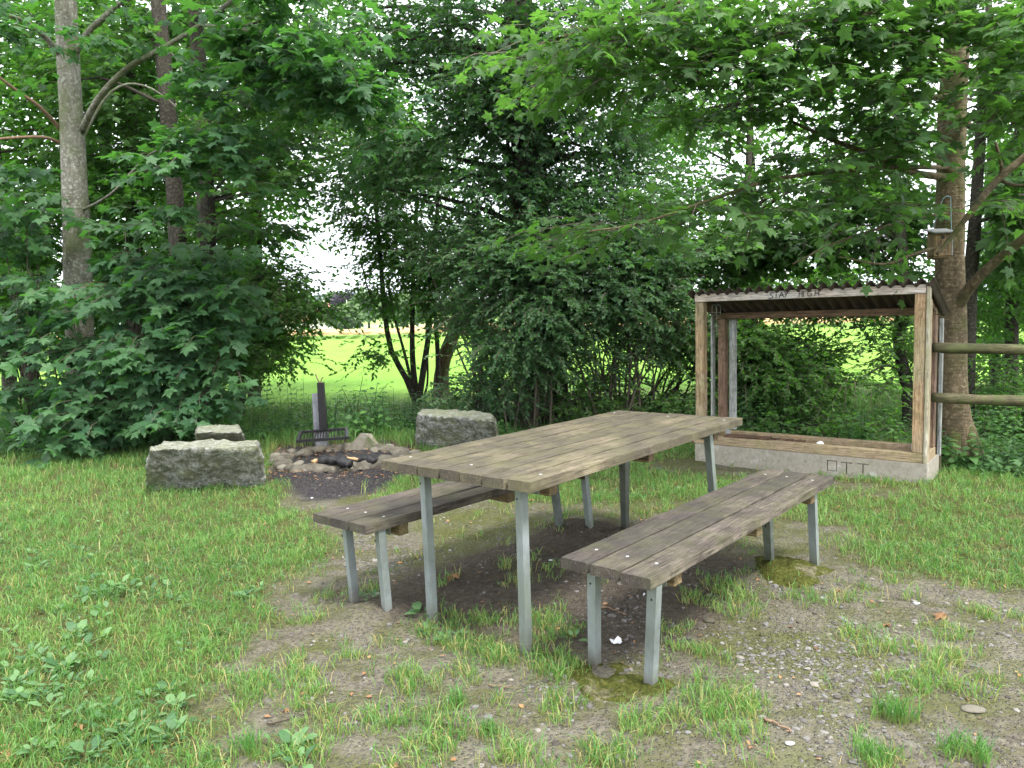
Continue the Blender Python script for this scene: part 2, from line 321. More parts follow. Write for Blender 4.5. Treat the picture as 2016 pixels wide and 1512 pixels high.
def ground_mat():
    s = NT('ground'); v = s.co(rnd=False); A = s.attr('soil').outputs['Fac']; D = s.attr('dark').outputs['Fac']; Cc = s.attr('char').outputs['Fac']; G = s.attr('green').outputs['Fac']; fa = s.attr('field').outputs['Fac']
    n1 = s.noise(v, 1.6, 6, .65); n2 = s.noise(v, 22, 6, .7); n3 = s.noise(v, 90, 3, .6); vo = s.voro(v, 60); vd = vo.outputs['Distance']
    lit = s.ramp(n2, [(.3, (.045, .055, .018)), (.5, (.09, .10, .032)), (.7, (.15, .13, .06))])
    soil = s.ramp(n2, [(.28, (.05, .042, .031)), (.46, (.128, .113, .086)), (.7, (.225, .204, .16))])
    soil = s.mix(s.ramp(n1, [(.4, 0.), (.62, .75)]), soil, (.185, .176, .125))
    soil = s.mix(s.ramp(s.noise(v, 5, 5, .7), [(.46, 0.), (.58, .75)]), soil, (.10, .105, .038))
    grit = s.ramp(vd, [(.25, 1.), (.42, 0.)]); soil = s.mix(s.math('MULTIPLY', grit, .5), soil, s.mix(vo.outputs['Color'], (.07, .068, .062), (.25, .24, .22)))
    dk = s.ramp(n2, [(.3, (.05, .041, .032)), (.7, (.13, .11, .086))]); dk = s.mix(s.math('MULTIPLY', grit, .25), dk, (.2, .18, .15))  # moist soil tone, darkened further to carry the shade below the table
    ch = s.mix(s.math('MULTIPLY', grit, .8), s.ramp(n2, [(.3, (.02, .018, .02)), (.7, (.06, .055, .058))]), s.mix(vo.outputs['Color'], (.04, .038, .042), (.22, .20, .21)))
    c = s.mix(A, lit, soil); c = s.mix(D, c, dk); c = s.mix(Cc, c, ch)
    c = s.mix(G, c, s.ramp(n3, [(.3, (.05, .06, .012)), (.7, (.13, .15, .03))]))
    vf = s.co((1, .25, 1), rnd=False); fld = s.ramp(s.noise(vf, .8, 8, .75), [(.3, (.14, .32, .03)), (.7, (.23, .43, .065))])
    fld = s.mix(s.ramp(s.noise(v, .12, 4, .6), [(.45, 0.), (.7, .4)]), fld, (.26, .36, .06))
    c = s.mix(fa, c, fld)
    h = s.math('ADD', s.math('MULTIPLY', n2, 1.3), s.math('ADD', s.math('MULTIPLY', n3, .4), s.math('MULTIPLY', grit, .5)))
    s.pbr(c, .95, nrm=s.bump(h, 1., .03), spec=.15); return s.m
M['ground'] = ground_mat()

# ------------------------------------------------------------------ ground
SOIL = gpoly([(520, 930), (560, 880), (800, 868), (830, 905), (770, 950), (740, 965), (1010, 985), (1110, 1000), (1500, 1000), (1640, 1030), (1690, 1075), (1790, 1120), (2100, 1180), (2500, 1300), (2500, 1700), (450, 1700), (380, 1480), (330, 1400), (350, 1320), (470, 1260), (490, 1180), (590, 1130), (610, 1075), (600, 1015), (560, 975)])
SOIL2 = gpoly([(1270, 905), (1440, 915), (1830, 975), (1830, 990), (1560, 950), (1300, 930)])
DARK = gpoly([(690, 1190), (820, 1120), (1080, 1040), (1200, 1035), (1330, 1060), (1480, 1100), (1420, 1200), (1330, 1290), (1180, 1300), (1060, 1260), (860, 1210), (760, 1230)])  # moist trampled soil, with the table's shade also put into its colour
CHARZ = gpoly([(520, 935), (555, 880), (690, 860), (820, 872), (830, 900), (800, 940), (740, 968), (690, 985), (600, 985), (540, 960)])
TUFTZ = [(360, 1330, 110, 60, .8), (490, 1350, 80, 45, .85), (480, 1440, 60, 30, .8), (560, 1380, 80, 35, .5), (640, 1320, 90, 45, .75), (600, 1230, 40, 20, .5), (700, 1440, 150, 60, .5), (790, 1490, 120, 40, .85), (770, 1350, 60, 40, .75), (870, 1420, 60, 40, .5), (950, 1430, 35, 18, 1), (965, 1380, 30, 15, 1), (900, 1345, 60, 35, .4), (1000, 1310, 110, 60, .6), (940, 1245, 120, 40, .95), (1090, 1220, 70, 40, .6), (1090, 1330, 60, 40, .95), (1130, 1400, 60, 40, .6), (1170, 1480, 90, 50, .7), (1050, 1500, 90, 30, .6),
         (1240, 1440, 70, 60, .6), (1330, 1450, 60, 70, .4), (1440, 1390, 90, 50, .8), (1470, 1470, 70, 40, .7), (1370, 1290, 50, 50, .7), (1420, 1180, 70, 40, .5), (1330, 1240, 60, 20, .3), (1030, 1120, 60, 25, .2), (960, 1140, 80, 18, .3), (620, 1200, 60, 25, .5), (730, 1170, 40, 20, .4), (860, 1160, 30, 20, .35), (1240, 1110, 60, 25, .25), (1545, 1130, 40, 20, .3),
         (1780, 1300, 90, 60, .25), (1830, 1330, 50, 35, .8), (1910, 1370, 40, 25, .9), (1790, 1350, 60, 30, .6), (1850, 1240, 60, 20, .6), (1900, 1490, 60, 35, .9), (1720, 1490, 50, 30, .8), (1690, 1250, 40, 20, .5), (1860, 1300, 40, 20, .8), (1960, 1200, 80, 20, .4), (1750, 1150, 90, 25, .4), (1260, 1010, 200, 15, .2), (990, 960, 260, 30, .7), (790, 985, 60, 12, .5), (1100, 1045, 40, 12, .3), (1640, 1180, 120, 22, .3), (1430, 1480, 40, 40, .8), (900, 1480, 120, 40, .6), (600, 1470, 90, 40, .7), (1260, 1500, 60, 30, .7), (1560, 1030, 140, 18, .35)]
TW = []
for u, v, a, b, k in TUFTZ:
    c = P(u, v); cxr = P(u+a, v)-P(u-a, v); cyr = P(u, v-b)-P(u, v+b)
    TW.append((c[0], c[1], max(.03, cxr[0]/2), max(.05, cyr[1]/2), k))
MOUNDS = []                              # (x, y, rx, ry, h)
def gz(x, y):
    x = np.asarray(x, float); y = np.asarray(y, float)
    near = np.clip((14-y)/4, 0, 1)
    z = (fbm(x, y, .9, 3, 3)-.5)*.05*near+(fbm(x, y, 5, 9, 3)-.5)*.035*near
    for a, b, rx, ry, h in MOUNDS: z = z+h*np.exp(-((x-a)/rx)**2-((y-b)/ry)**2)
    return z
for u, v, rx, ry, h in [(735, 1205, .22, .14, .05), (1130, 1045, .26, .16, .08), (1550, 1110, .3, .2, .02), (840, 1205, .15, .1, .02)]:
    q = P(u, v); MOUNDS.append((q[0], q[1], rx, ry, h))
def soilness(x, y, warp=.28):
    wx = x+(fbm(x, y, 1.7, 20, 4)-.5)*warp*2; wy = y+(fbm(x, y, 1.7, 30, 4)-.5)*warp*2
    s = np.zeros(np.shape(x))
    for ox, oy in ((0, 0), (.1, 0), (-.1, 0), (0, .12), (0, -.12)): s = s+(inpoly(wx+ox, wy+oy, SOIL) | inpoly(wx+ox, wy+oy, SOIL2))*.2
    return s
def tuftness(x, y):
    t = np.zeros(np.shape(x))
    for a, b, rx, ry, k in TW: t = np.maximum(t, k*np.clip(1.6-1.25*(((x-a)/rx)**2+((y-b)/ry)**2), 0, 1))
    return t
def zone(x, y, poly, warp=.15, seed=40):
    wx = x+(fbm(x, y, 2.2, seed, 4)-.5)*warp*2; wy = y+(fbm(x, y, 2.2, seed+8, 4)-.5)*warp*2
    s = 0
    for ox, oy in ((0, 0), (.07, 0), (-.07, 0), (0, .08), (0, -.08)): s = s+inpoly(wx+ox, wy+oy, poly)*.2
    return s
far = np.array([12, 14, 17, 22, 30, 45, 70, 110, 180, 300, 500, 900, 1600, 2600, 4200])
gx = np.concatenate([-far[::-1]-1, np.arange(-11, -6.5, .3), np.arange(-6.5, 6.5, .06), np.arange(6.5, 11.1, .3), far+1])
gy = np.concatenate([-far[::-1], np.arange(-11, 1.6, .6), np.arange(1.6, 10, .06), np.arange(10, 16, .15), np.arange(16, 24, 1.), far[4:]])
X, Y = np.meshgrid(gx, gy); nx, ny = len(gx), len(gy)
Zg = gz(X, Y)
V = np.stack([X.ravel(), Y.ravel(), Zg.ravel()], 1)
i = (np.arange(ny-1)[:, None]*nx+np.arange(nx-1)[None]).ravel(); Q = np.stack([i, i+1, i+nx+1, i+nx], 1)
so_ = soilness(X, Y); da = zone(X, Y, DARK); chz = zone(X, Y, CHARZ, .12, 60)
gr = np.clip((fbm(X, Y, 2.3, 70, 5)-.52)*7, 0, 1)*so_*(1-chz)*.6*(1-da)
fieldm = np.clip((Y-12.2+(fbm(X, Y, .8, 80, 3)-.5)*3)/2.5, 0, 1)
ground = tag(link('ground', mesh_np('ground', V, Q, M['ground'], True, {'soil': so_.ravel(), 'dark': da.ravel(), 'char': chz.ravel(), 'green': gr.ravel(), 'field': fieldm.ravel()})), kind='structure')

# ------------------------------------------------------------------ distance: wheat, meadow, hills, houses
def slab(name, mat, x0, x1, y0, y1, h, nxx=60, kind='structure'):
    xs = np.linspace(x0, x1, nxx); V = []; 
    for k, (yy, zz) in enumerate([(y0, -.05), (y0+.15, h*.8), (y0+.8, h), ((y0+y1)/2, h), (y1, h), (y1+.2, -.05)]):
        for x in xs: V.append((x, yy+random.uniform(-.25, .25)*(k < 3), zz*(1+random.uniform(-.06, .06)*(k > 0))))
    F = [(k*nxx+j, k*nxx+j+1, (k+1)*nxx+j+1, (k+1)*nxx+j) for k in range(5) for j in range(nxx-1)]
    b = MB(); b.add(V, F); return tag(b.obj(name, mat), kind=kind)
def crop(name, c1, c2, ax=(14, 14, 1)):
    s = NT(name); n1 = s.noise(s.co(ax, rnd=False), 1., 6, .75); n2 = s.noise(s.co(rnd=False), .25, 4)
    c = s.ramp(n1, [(.3, c1), (.68, c2)]); c = s.mix(s.ramp(n2, [(.4, 0.), (.7, .3)]), c, c2); s.pbr(c, .9, nrm=s.bump(n1, .6, .1), spec=.1); return s.m
random.seed(5)
M['wheat'] = crop('ripe wheat', (.30, .18, .07), (.56, .40, .21))
M['edge'] = crop('field edge weeds', (.07, .13, .03), (.18, .28, .07))
slab('wheat_field', M['wheat'], -120, 160, 76, 108, .82, 400)
slab('field_margin', M['edge'], -120, 160, 74.2, 75.8, .42, 400)
slab('far_wheat_field', M['wheat'], -35, 260, 250, 400, .9, 60)
def hill(name, mat, pts, y, dy, kind='structure'):
    pts = np.array(pts, float); xs = np.linspace(pts[0, 0], pts[-1, 0], 90); hs = np.interp(xs, pts[:, 0], pts[:, 1])
    b = MB(); V = []; prof = [(0, 0), (.2, .35), (.45, .75), (.75, 1.), (1., .95)]
    for t, hh in prof:
        for x, h in zip(xs, hs): V.append((x, y+dy*t, -1+h*hh*(1+.05*math.sin(x*.013+3*t)+.04*mnoise.noise(Vector((x*.02, t*3, 0))))))
    n = len(xs); b.add(V, [(k*n+j, k*n+j+1, (k+1)*n+j+1, (k+1)*n+j) for k in range(4) for j in range(n-1)]); return tag(b.obj(name, mat, None, True), kind=kind)
M['forest'] = crop('distant forest', (.035, .075, .05), (.075, .13, .08), (.05, .05, .05))
M['hillgreen'] = crop('hill pasture', (.16, .26, .05), (.24, .34, .08), (.05, .05, .05))
hill('wooded_hills', M['forest'], [(-3200, 60), (-1500, 95), (-900, 120), (-560, 118), (-330, 80), (0, 70), (600, 85), (2200, 70), (3600, 90)], 2100, 900)
hill('pasture_hill', M['hillgreen'], [(-210, 2), (-178, 14), (-120, 26), (40, 34), (300, 30), (600, 12)], 760, 300)

M['render'] = simple('pale render', (.52, .48, .44), (.66, .62, .58), 2)
M['tiles'] = crop('red roof tiles', (.30, .12, .08), (.46, .21, .15), (1.5, 1.5, 3))
M['glass'] = simple('dark window', (.03, .035, .04), (.06, .07, .08), 1, .15)
def house(label, u, y, wd, dp, eave, ridge, rz, name='farmhouse'):
    q = PD(u, 620, y); t = thing(name, label, 'house', (q[0], y, 0), rz, 'red roofed buildings beyond the fields')
    b = MB(); b.box((0, 0, eave/2), (wd, dp, eave)); x, yy = wd/2, dp/2
    b.add([(-x, -yy, eave), (-x, yy, eave), (-x, 0, ridge-.3), (x, -yy, eave), (x, yy, eave), (x, 0, ridge-.3)], [(0, 1, 2), (3, 5, 4)]); b.obj('wall', M['render'], t)
    r = MB(); e = .6
    for sgn in (-1, 1): r.add([(-x-e, 0, ridge), (x+e, 0, ridge), (x+e, sgn*(yy+e), eave-.3), (-x-e, sgn*(yy+e), eave-.3), (-x-e, 0, ridge+.2), (x+e, 0, ridge+.2), (x+e, sgn*(yy+e), eave-.1), (-x-e, sgn*(yy+e), eave-.1)], [(0, 1, 2, 3), (4, 7, 6, 5), (0, 4, 5, 1), (2, 6, 7, 3), (1, 5, 6, 2), (0, 3, 7, 4)])
    ro = r.obj('roof', M['tiles'], t); c = MB(); c.box((x*.4, 1, ridge+.3), (.8, .8, 1.8)); c.obj('chimney', M['render'], ro)
    for k in range(int(wd//3.2)):
        f = MB(); f.box((-x+2+k*3.1, -yy-.04, eave*.55), (1.1, .1, 1.3)); f.obj('window', M['glass'], t)
house('long farmhouse with low red roof behind the dark beech', 612, 330, 22, 10, 3.6, 8.2, .1)
house('red roofed gabled house with steep ridge left of the dark beech', 640, 350, 13, 10, 5.5, 11.8, 1.45)
house('small pink walled barn with red roof in the gap of trees', 655, 300, 9, 8, 3.2, 7.4, .3, 'barn')
house('white farm building seen through leaves beside the left thicket', 590, 310, 14, 9, 3.4, 7.6, -.2)

# ------------------------------------------------------------------ foliage
def norm(a): return a/(np.linalg.norm(a, axis=-1, keepdims=True)+1e-9)
def sym(pts, centre):
    L_ = [(-x, y) for x, y in reversed(pts) if x > 1e-6]; o = pts+L_
    V = [(0, centre, 0)]+[(x, y, 0) for x, y in o]; n = len(o)
    V = np.array(V); V[:, 2] = -.38*V[:, 0]**2-.22*(V[:, 1]-centre)**2+.06*np.abs(V[:, 0]); V[0, 2] = 0
    return V, np.array([(0, 1+i, 1+(i+1) % n) for i in range(n)])
T_MAPLE = sym([(0, .04), (.14, -.10), (.36, -.02), (.30, .12), (.34, .20), (.27, .25), (.46, .34), (.60, .58), (.42, .56), (.34, .60), (.19, .55), (.22, .72), (.12, .80), (0, 1.06)], .30)
T_MAPLE2 = sym([(0, .02), (.34, -.02), (.27, .24), (.58, .56), (.20, .55), (.20, .76), (0, 1.05)], .30)
T_SMALL = (np.array([(0, 0, 0), (.27, .42, .06), (0, 1, -.06), (-.27, .42, .06)]), np.array([(0, 1, 2), (0, 2, 3)]))
T_OVAL = (np.array([(0, 0, 0), (.20, .22, .04), (.29, .5, .06), (.18, .8, .02), (0, 1, -.08), (-.18, .8, .02), (-.29, .5, .06), (-.20, .22, .04)]), np.array([(0, 1, 7), (1, 2, 6), (1, 6, 7), (2, 3, 5), (2, 5, 6), (3, 4, 5)]))
class Leaves:
    def __init__(s): s.p = []; s.x = []; s.n = []; s.s = []; s.c = []; s.tw = []
    def add(s, p, x, n, sz, c): s.p.append(p); s.x.append(x); s.n.append(n); s.s.append(sz); s.c.append(c)
    def cat(s): return [np.concatenate(a) for a in (s.p, s.x, s.n, s.s, s.c)]
def frames(x, n):
    x = norm(x); n = norm(n-x*np.sum(n*x, 1, keepdims=True)); return x, np.cross(x, n), n
def leaf_mesh(name, tmpl, mat, p, x, n, sz, c, idx=None):
    if idx is not None: p, x, n, sz, c = p[idx], x[idx], n[idx], sz[idx], c[idx]
    x, sd, n = frames(x, n); V, T = tmpl; k = len(V)
    W = p[:, None]+sz[:, None, None]*(V[None, :, 0:1]*sd[:, None]+V[None, :, 1:2]*x[:, None]+V[None, :, 2:3]*n[:, None])
    F = (T[None]+(np.arange(len(p))*k)[:, None, None]).reshape(-1, 3)
    return mesh_np(name, W.reshape(-1, 3), F, mat, False, {'lc': np.repeat(c, k)})
def twigs(L, rng, base, d, ln, n, ls, droop=.25, jit=.4, pet=.3, tone=None, ntilt=.0):
    N = len(base); d = norm(d); t = (np.arange(n)+.6)/n
    up = np.array([0, 0, 1.]); sd = norm(np.cross(d, up)+1e-6)
    ln = np.broadcast_to(ln, (N,))
    pos = base[:, None]+d[:, None]*(t[None, :, None]*ln[:, None, None]); pos[..., 2] -= (t**2)[None]*droop*ln[:, None]
    sg = np.where(np.arange(n) % 2 == 0, 1., -1.)[None, :, None]
    x = sd[:, None]*sg*(1.1-.7*t)[None, :, None]+d[:, None]*(.35+.8*t)[None, :, None]+rng.normal(0, .35, (N, n, 3)); x[..., 2] -= droop+.15
    x = norm(x.reshape(-1, 3)); nn = np.tile(up, (N*n, 1))+rng.normal(0, jit, (N*n, 3))+np.repeat(d, n, 0)*ntilt
    pos = pos.reshape(-1, 3); sz = ls*rng.uniform(.6, 1.2, N*n); pos = pos+x*(sz*pet)[:, None]
    tn = np.repeat(rng.random(N) if tone is None else tone, n); c = np.clip(.55*tn+.45*rng.random(N*n), 0, 1)
    L.add(pos, x, nn, sz, c)
    L.tw.append((base, d, ln, droop))
DENS = [1., .4]                        # clumps per crown, vertical spread of the twigs
GAPS = [(1872, 330, 85, 310, .08), (150, 480, 42, 140, .1), (640, 330, 75, 110, .6), (690, 480, 75, 70, .7), (600, 500, 40, 50, .6), (610, 420, 40, 60, .5), (650, 565, 75, 35, .2), (720, 420, 50, 50, .5), (660, 620, 62, 55, .0), (660, 710, 90, 50, .0), (790, 50, 60, 50, .45), (1300, 130, 70, 90, .5), (1330, 320, 90, 110, .8), (1470, 290, 90, 90, .65), (1620, 220, 100, 80, .45), (1390, 400, 110, 50, .8), (1540, 360, 80, 50, .4), (1720, 130, 50, 40, .5), (1430, 170, 50, 60, .4), (820, 170, 60, 55, .45), (900, 330, 60, 40, .5), (860, 410, 60, 50, .4), (980, 420, 40, 40, .5), (1000, 300, 40, 30, .5), (930, 60, 50, 40, .6), (1120, 290, 40, 30, .5), (1500, 100, 60, 40, .4), (1250, 360, 60, 50, .7), (1700, 720, 70, 95, .03), (1590, 650, 60, 25, .4), (1560, 640, 90, 25, .35), (1270, 750, 60, 50, .4), (900, 700, 50, 60, .3), (770, 700, 70, 60, .05), (1360, 740, 30, 50, .4), (930, 560, 60, 25, .5), (800, 610, 60, 40, .5), (720, 250, 30, 40, .5), (1000, 630, 30, 40, .6), (1150, 700, 60, 30, .6)]
def gapkeep(rng, q, on):
    if not on: return np.ones(len(q), bool)
    u, v = uv_of(q); k = np.ones(len(q))
    for a, b, ru, rv, pr in GAPS:
        r = ((u-a)/ru)**2+((v-b)/rv)**2; k = np.where(r < 1, np.minimum(k, pr+(1-pr)*np.clip((r-.6)/.4, 0, 1)), k)
    return rng.random(len(q)) < k
def crown(L, rng, u, v, ru, rv, y, ry, nb, m, n, ls, ln=.35, rb=.45, flat=.3, droop=.25, jit=.4, pet=.3, gap=True, tone=(0, 1), fwd=.5, shell=.45, ntilt=0.):
    c = PD(u, v, y); a = ru*y/FPX; b = rv*y/FPX; nb = max(1, int(nb*DENS[0]))
    g = norm(rng.normal(0, 1, (nb, 3)))*(shell+(1-shell)*rng.random((nb, 1)))**.5; g = g*rng.random((nb, 1))**.25
    B = c+g*np.array([a, ry, b]); tone_b = rng.uniform(*tone, nb)
    off = rng.normal(0, .5, (nb, m, 3))*np.array([rb, rb, rb*flat]); pts = B[:, None]+off
    od = norm(off*np.array([1, 1, .3])+.35*rng.normal(0, .5, off.shape)+(B-c)[:, None]*.5/np.array([a, ry, b])+np.array([0, -fwd, 0]))
    od[..., 2] *= DENS[1]; pts = pts.reshape(-1, 3); od = od.reshape(-1, 3); tn = np.repeat(tone_b, m)*.8+.2*rng.random(nb*m)
    k = gapkeep(rng, pts, gap) & (pts[:, 2] > .12); pts, od, tn = pts[k], od[k], tn[k]
    if len(pts): twigs(L, rng, pts, od, ln*rng.uniform(.6, 1.2, len(pts)), n, ls, droop, jit, pet, tn, ntilt)
    return c, B
LEAFVAR = {}
def leaf_variants(key, tmpl, mat):
    if key not in LEAFVAR:
        out = []
        for i in range(8):
            r = np.random.default_rng(i); V, T = tmpl; V = V.copy(); V[:, 2] *= r.uniform(.4, 1.8); V[:, 2] += V[:, 0]*r.uniform(-.15, .15); V[:, :2] *= r.uniform(.93, 1.07, (len(V), 2))
            out.append(mesh_np('leaf', V, T, mat, False, {'lc': np.full(len(V), (i+.5)/8)}))
        LEAFVAR[key] = out
    return LEAFVAR[key]
def foliage(tree, L, tmpl, mat, key=None, pick=0, near=None, twigmat=None, tr=.004, name='foliage'):
    p, x, n, sz, c = L.cat(); loc = np.array(tree.location); keep = np.ones(len(p), bool)
    if pick:
        u, v = uv_of(p); d = np.linalg.norm(p-CAM, axis=1); ok = (u > 10) & (u < 2006) & (v > 10) & (v < 1500)
        sc = np.where(ok, sz/d, 0); idx = np.argsort(-sc)[:pick]; keep[idx] = False; vs = leaf_variants(key, tmpl, mat)
        X_, S_, N_ = frames(x[idx], n[idx])
        for j, i_ in enumerate(idx):
            me = vs[min(7, int(c[i_]*8))]; o = bpy.data.objects.new('leaf', me); COL.objects.link(o); o.parent = tree
            s_ = float(sz[i_]); q = p[i_]-loc
            o.matrix_basis = Matrix([[S_[j][r]*s_, X_[j][r]*s_, N_[j][r]*s_, q[r]] for r in range(3)]+[[0, 0, 0, 1]])
    if keep.any():
        o = link(name, leaf_mesh(name, tmpl, mat, p-loc, x, n, sz, c, keep), tree); o['kind'] = 'stuff'
    if twigmat:
        V = []; T = []
        for base, d, ln, droop in L.tw:
            for t in (0, .5, 1.): pass
            pts = [base-d*ln[:, None]*.3, base+d*ln[:, None]*.35-np.array([0, 0, 1])*(.12*droop*ln)[:, None], base+d*ln[:, None]-np.array([0, 0, 1])*(droop*ln)[:, None]]
            ofs = np.array([(1, 0, 0), (-.5, .5, .8), (-.5, -.5, -.8)])*tr
            W = np.stack([q[:, None]+ofs[None]*f for q, f in zip(pts, (1.2, 1, .5))], 1).reshape(-1, 9, 3)-loc
            tri = []
            for k in range(2):
                for a in range(3):
                    b_ = (a+1) % 3; tri += [(k*3+a, k*3+b_, k*3+3+b_), (k*3+a, k*3+3+b_, k*3+3+a)]
            b0 = sum(len(q) for q in V); V.append(W.reshape(-1, 3)); T.append((np.array(tri)[None]+(np.arange(len(W))*9)[:, None, None]).reshape(-1, 3)+b0)
        o = link('twigs', mesh_np('twigs', np.concatenate(V), np.concatenate(T), twigmat, False), tree); o['kind'] = 'stuff'
def limb(b, a, c, r0, r1, sag=.15, n=9, seed=0, rng=RNG, sides=6):
    a = np.array(a, float); c = np.array(c, float); m = (a+c)/2+rng.normal(0, .07, 3)*np.linalg.norm(c-a)+np.array([0, 0, sag*np.linalg.norm(c-a)])
    b.tube(bez([a, m, c], n), ease(r0, r1, len(bez([a, m, c], n))), sides, .12, seed)
def trunk(tree, name, pix, rads, mat, sides=20, noise=.12, seed=0, flare=1.):
    """pix: list of (u, v, y) along the trunk from the base up"""
    pts = [PD(*q) for q in pix]; loc = np.array(tree.location); c = bez(pts, 26)-loc
    r = np.interp(np.linspace(0, 1, len(c)), np.linspace(0, 1, len(rads)), rads); b = MB(); b.tube(c, r, sides, noise, seed)
    return b.obj(name, mat, tree, True), c+loc
def branchset(tree, mat, specs, name='branch'):
    loc = np.array(tree.location)
    for k, (pix, r0, r1) in enumerate(specs):
        c = bez([PD(*q) for q in pix], 16)-loc; b = MB(); b.tube(c, ease(r0, r1, len(c)), 8, .15, k); b.obj(name, mat, tree, True)
def limbs_to(tree, mat, stem, targets, r0, r1, name='limbs', sag=.1, rng=RNG):
    loc = np.array(tree.location); b = MB()
    for k, t in enumerate(targets):
        zt = t[2]-.25*np.linalg.norm(t[:2]-stem[0][:2]); j = int(np.argmin(np.abs(stem[:, 2]-zt)+.0*k)); j = max(1, j)
        limb(b, stem[j]-loc, t-loc, r0*rng.uniform(.7, 1.1), r1, sag, 9, k, rng, 6)
    o = b.obj(name, mat, tree, True); o['kind'] = 'stuff'; return o

G3 = lambda u, y: np.array([PD(u, 700, y)[0], y, float(gz(PD(u, 700, y)[0], y))-.03])

# --- left foreground maple with pale trunk
rng = np.random.default_rng(11)
def T(name, label, u, y, cat='tree', group='trees around the picnic place'):
    return thing(name, label, cat, tuple(G3(u, y)), 0, group)
t = T('maple_tree', 'maple with pale grey trunk forking above the left thicket', 160, 9.5)
_, st = trunk(t, 'trunk', [(165, 890, 9.5), (158, 700, 9.5), (152, 500, 9.5), (142, 250, 9.5), (133, 80, 9.5), (126, -150, 9.5), (120, -500, 9.6)], [.20, .165, .155, .14, .125, .11, .09], M['bark'], 22, .1, 3)
branchset(t, M['bark'], [([(158, 262, 9.5), (190, 200, 9.2), (250, 135, 8.9), (320, 95, 8.6), (395, 48, 8.3), (470, -10, 8)], .042, .02), ([(148, 105, 9.5), (175, 62, 9.3), (215, 25, 9.1), (262, -20, 9)], .04, .028), ([(122, 115, 9.5), (95, 80, 9.2), (60, 48, 8.9), (20, 30, 8.5)], .04, .02),
                         ([(395, 48, 8.3), (450, 55, 8.1), (540, 68, 7.9), (640, 100, 7.7), (700, 140, 7.6)], .016, .007), ([(330, 95, 8.6), (355, 130, 8.3), (370, 200, 8)], .012, .006), ([(148, 300, 9.5), (220, 180, 9.8), (300, 175, 10), (400, 260, 10)], .02, .008), ([(150, 420, 9.5), (220, 380, 9.2), (300, 300, 8.9), (380, 290, 8.6)], .018, .006)])
branchset(t, M['deadtwig'], [([(122, 258, 9.5), (80, 212, 9.2), (35, 180, 9), (-10, 145, 8.8)], .025, .014), ([(126, 286, 9.5), (95, 272, 9.3), (50, 270, 9.1), (-20, 275, 8.9)], .022, .016)], 'dead_branch')
L = Leaves()
kw = dict(ls=.125, ln=.34, rb=.42, flat=.28, droop=.3, jit=.38, pet=.45, gap=True, fwd=.6)
for e in [(440, 170, 50, 40, 8.0, .4, 6, 7, 7), (385, 320, 50, 50, 8.0, .35, 7, 7, 7), (470, 290, 55, 55, 7.9, .4, 7, 7, 7), (330, 420, 30, 30, 8.1, .25, 3, 6, 7), (590, 60, 130, 70, 7.8, .6, 14, 7, 7), (650, 150, 90, 70, 7.6, .5, 11, 7, 7), (520, 130, 60, 50, 8, .5, 6, 6, 7), (60, 50, 85, 45, 7.8, .5, 8, 6, 7), (740, 230, 90, 60, 8.2, .6, 9, 6, 7), (230, 60, 60, 40, 8.6, .5, 3, 6, 7), (100, -210, 400, 120, 8.8, 1.2, 22, 6, 7), (500, -130, 300, 90, 8.2, 1., 18, 6, 7)]:
    crown(L, rng, *e, **kw)
foliage(t, L, T_MAPLE, M['maple'], 'maple', 300, twigmat=M['twig'])

# --- maple saplings forming the left thicket
DENS[:] = [.85, .5]
kw = dict(ls=.14, ln=.36, rb=.42, flat=.34, droop=.32, jit=.5, pet=.45, gap=True, fwd=.9, ntilt=.35)
for lab, u, y, es in [
    ('leafy maple sapling thicket in front of the pale trunk', 230, 8.7, [(310, 570, 110, 75, 8.6, .5, 15, 8, 7), (250, 660, 160, 80, 8.5, .5, 16, 8, 7), (250, 490, 55, 50, 9, .4, 6, 7, 7)]),
    ('low maple sapling spreading behind the small granite block', 350, 8.8, [(370, 690, 110, 70, 8.6, .4, 14, 8, 7), (300, 780, 140, 50, 8.5, .4, 12, 8, 7), (420, 600, 60, 90, 8.9, .4, 9, 7, 7), (400, 500, 60, 60, 9.2, .4, 6, 7, 7)]),
    ('maple sapling at the left edge of the thicket', 60, 8.9, [(45, 420, 60, 80, 9, .5, 10, 8, 7), (60, 650, 90, 70, 8.9, .5, 9, 7, 7), (110, 760, 120, 45, 8.7, .4, 11, 8, 7), (70, 570, 60, 40, 8.9, .4, 6, 7, 7), (170, 840, 100, 35, 8.4, .3, 9, 7, 6)])]:
    t = T('maple_sapling', lab, u, y, 'sapling', 'maple saplings of the left thicket'); L = Leaves(); tg_ = []
    for e in es: _, B = crown(L, rng, *e, **kw); tg_ += list(B[:5])
    b = MB(); loc = np.array(t.location)
    for k, q in enumerate(tg_): limb(b, (rng.normal(0, .12), rng.normal(0, .1), 0), q-loc, .014, .005, .02, 9, k, rng, 5)
    b.obj('stems', M['twig'], t, True)
    foliage(t, L, T_MAPLE, M['maple'], 'maple', 300, twigmat=M['twig'])

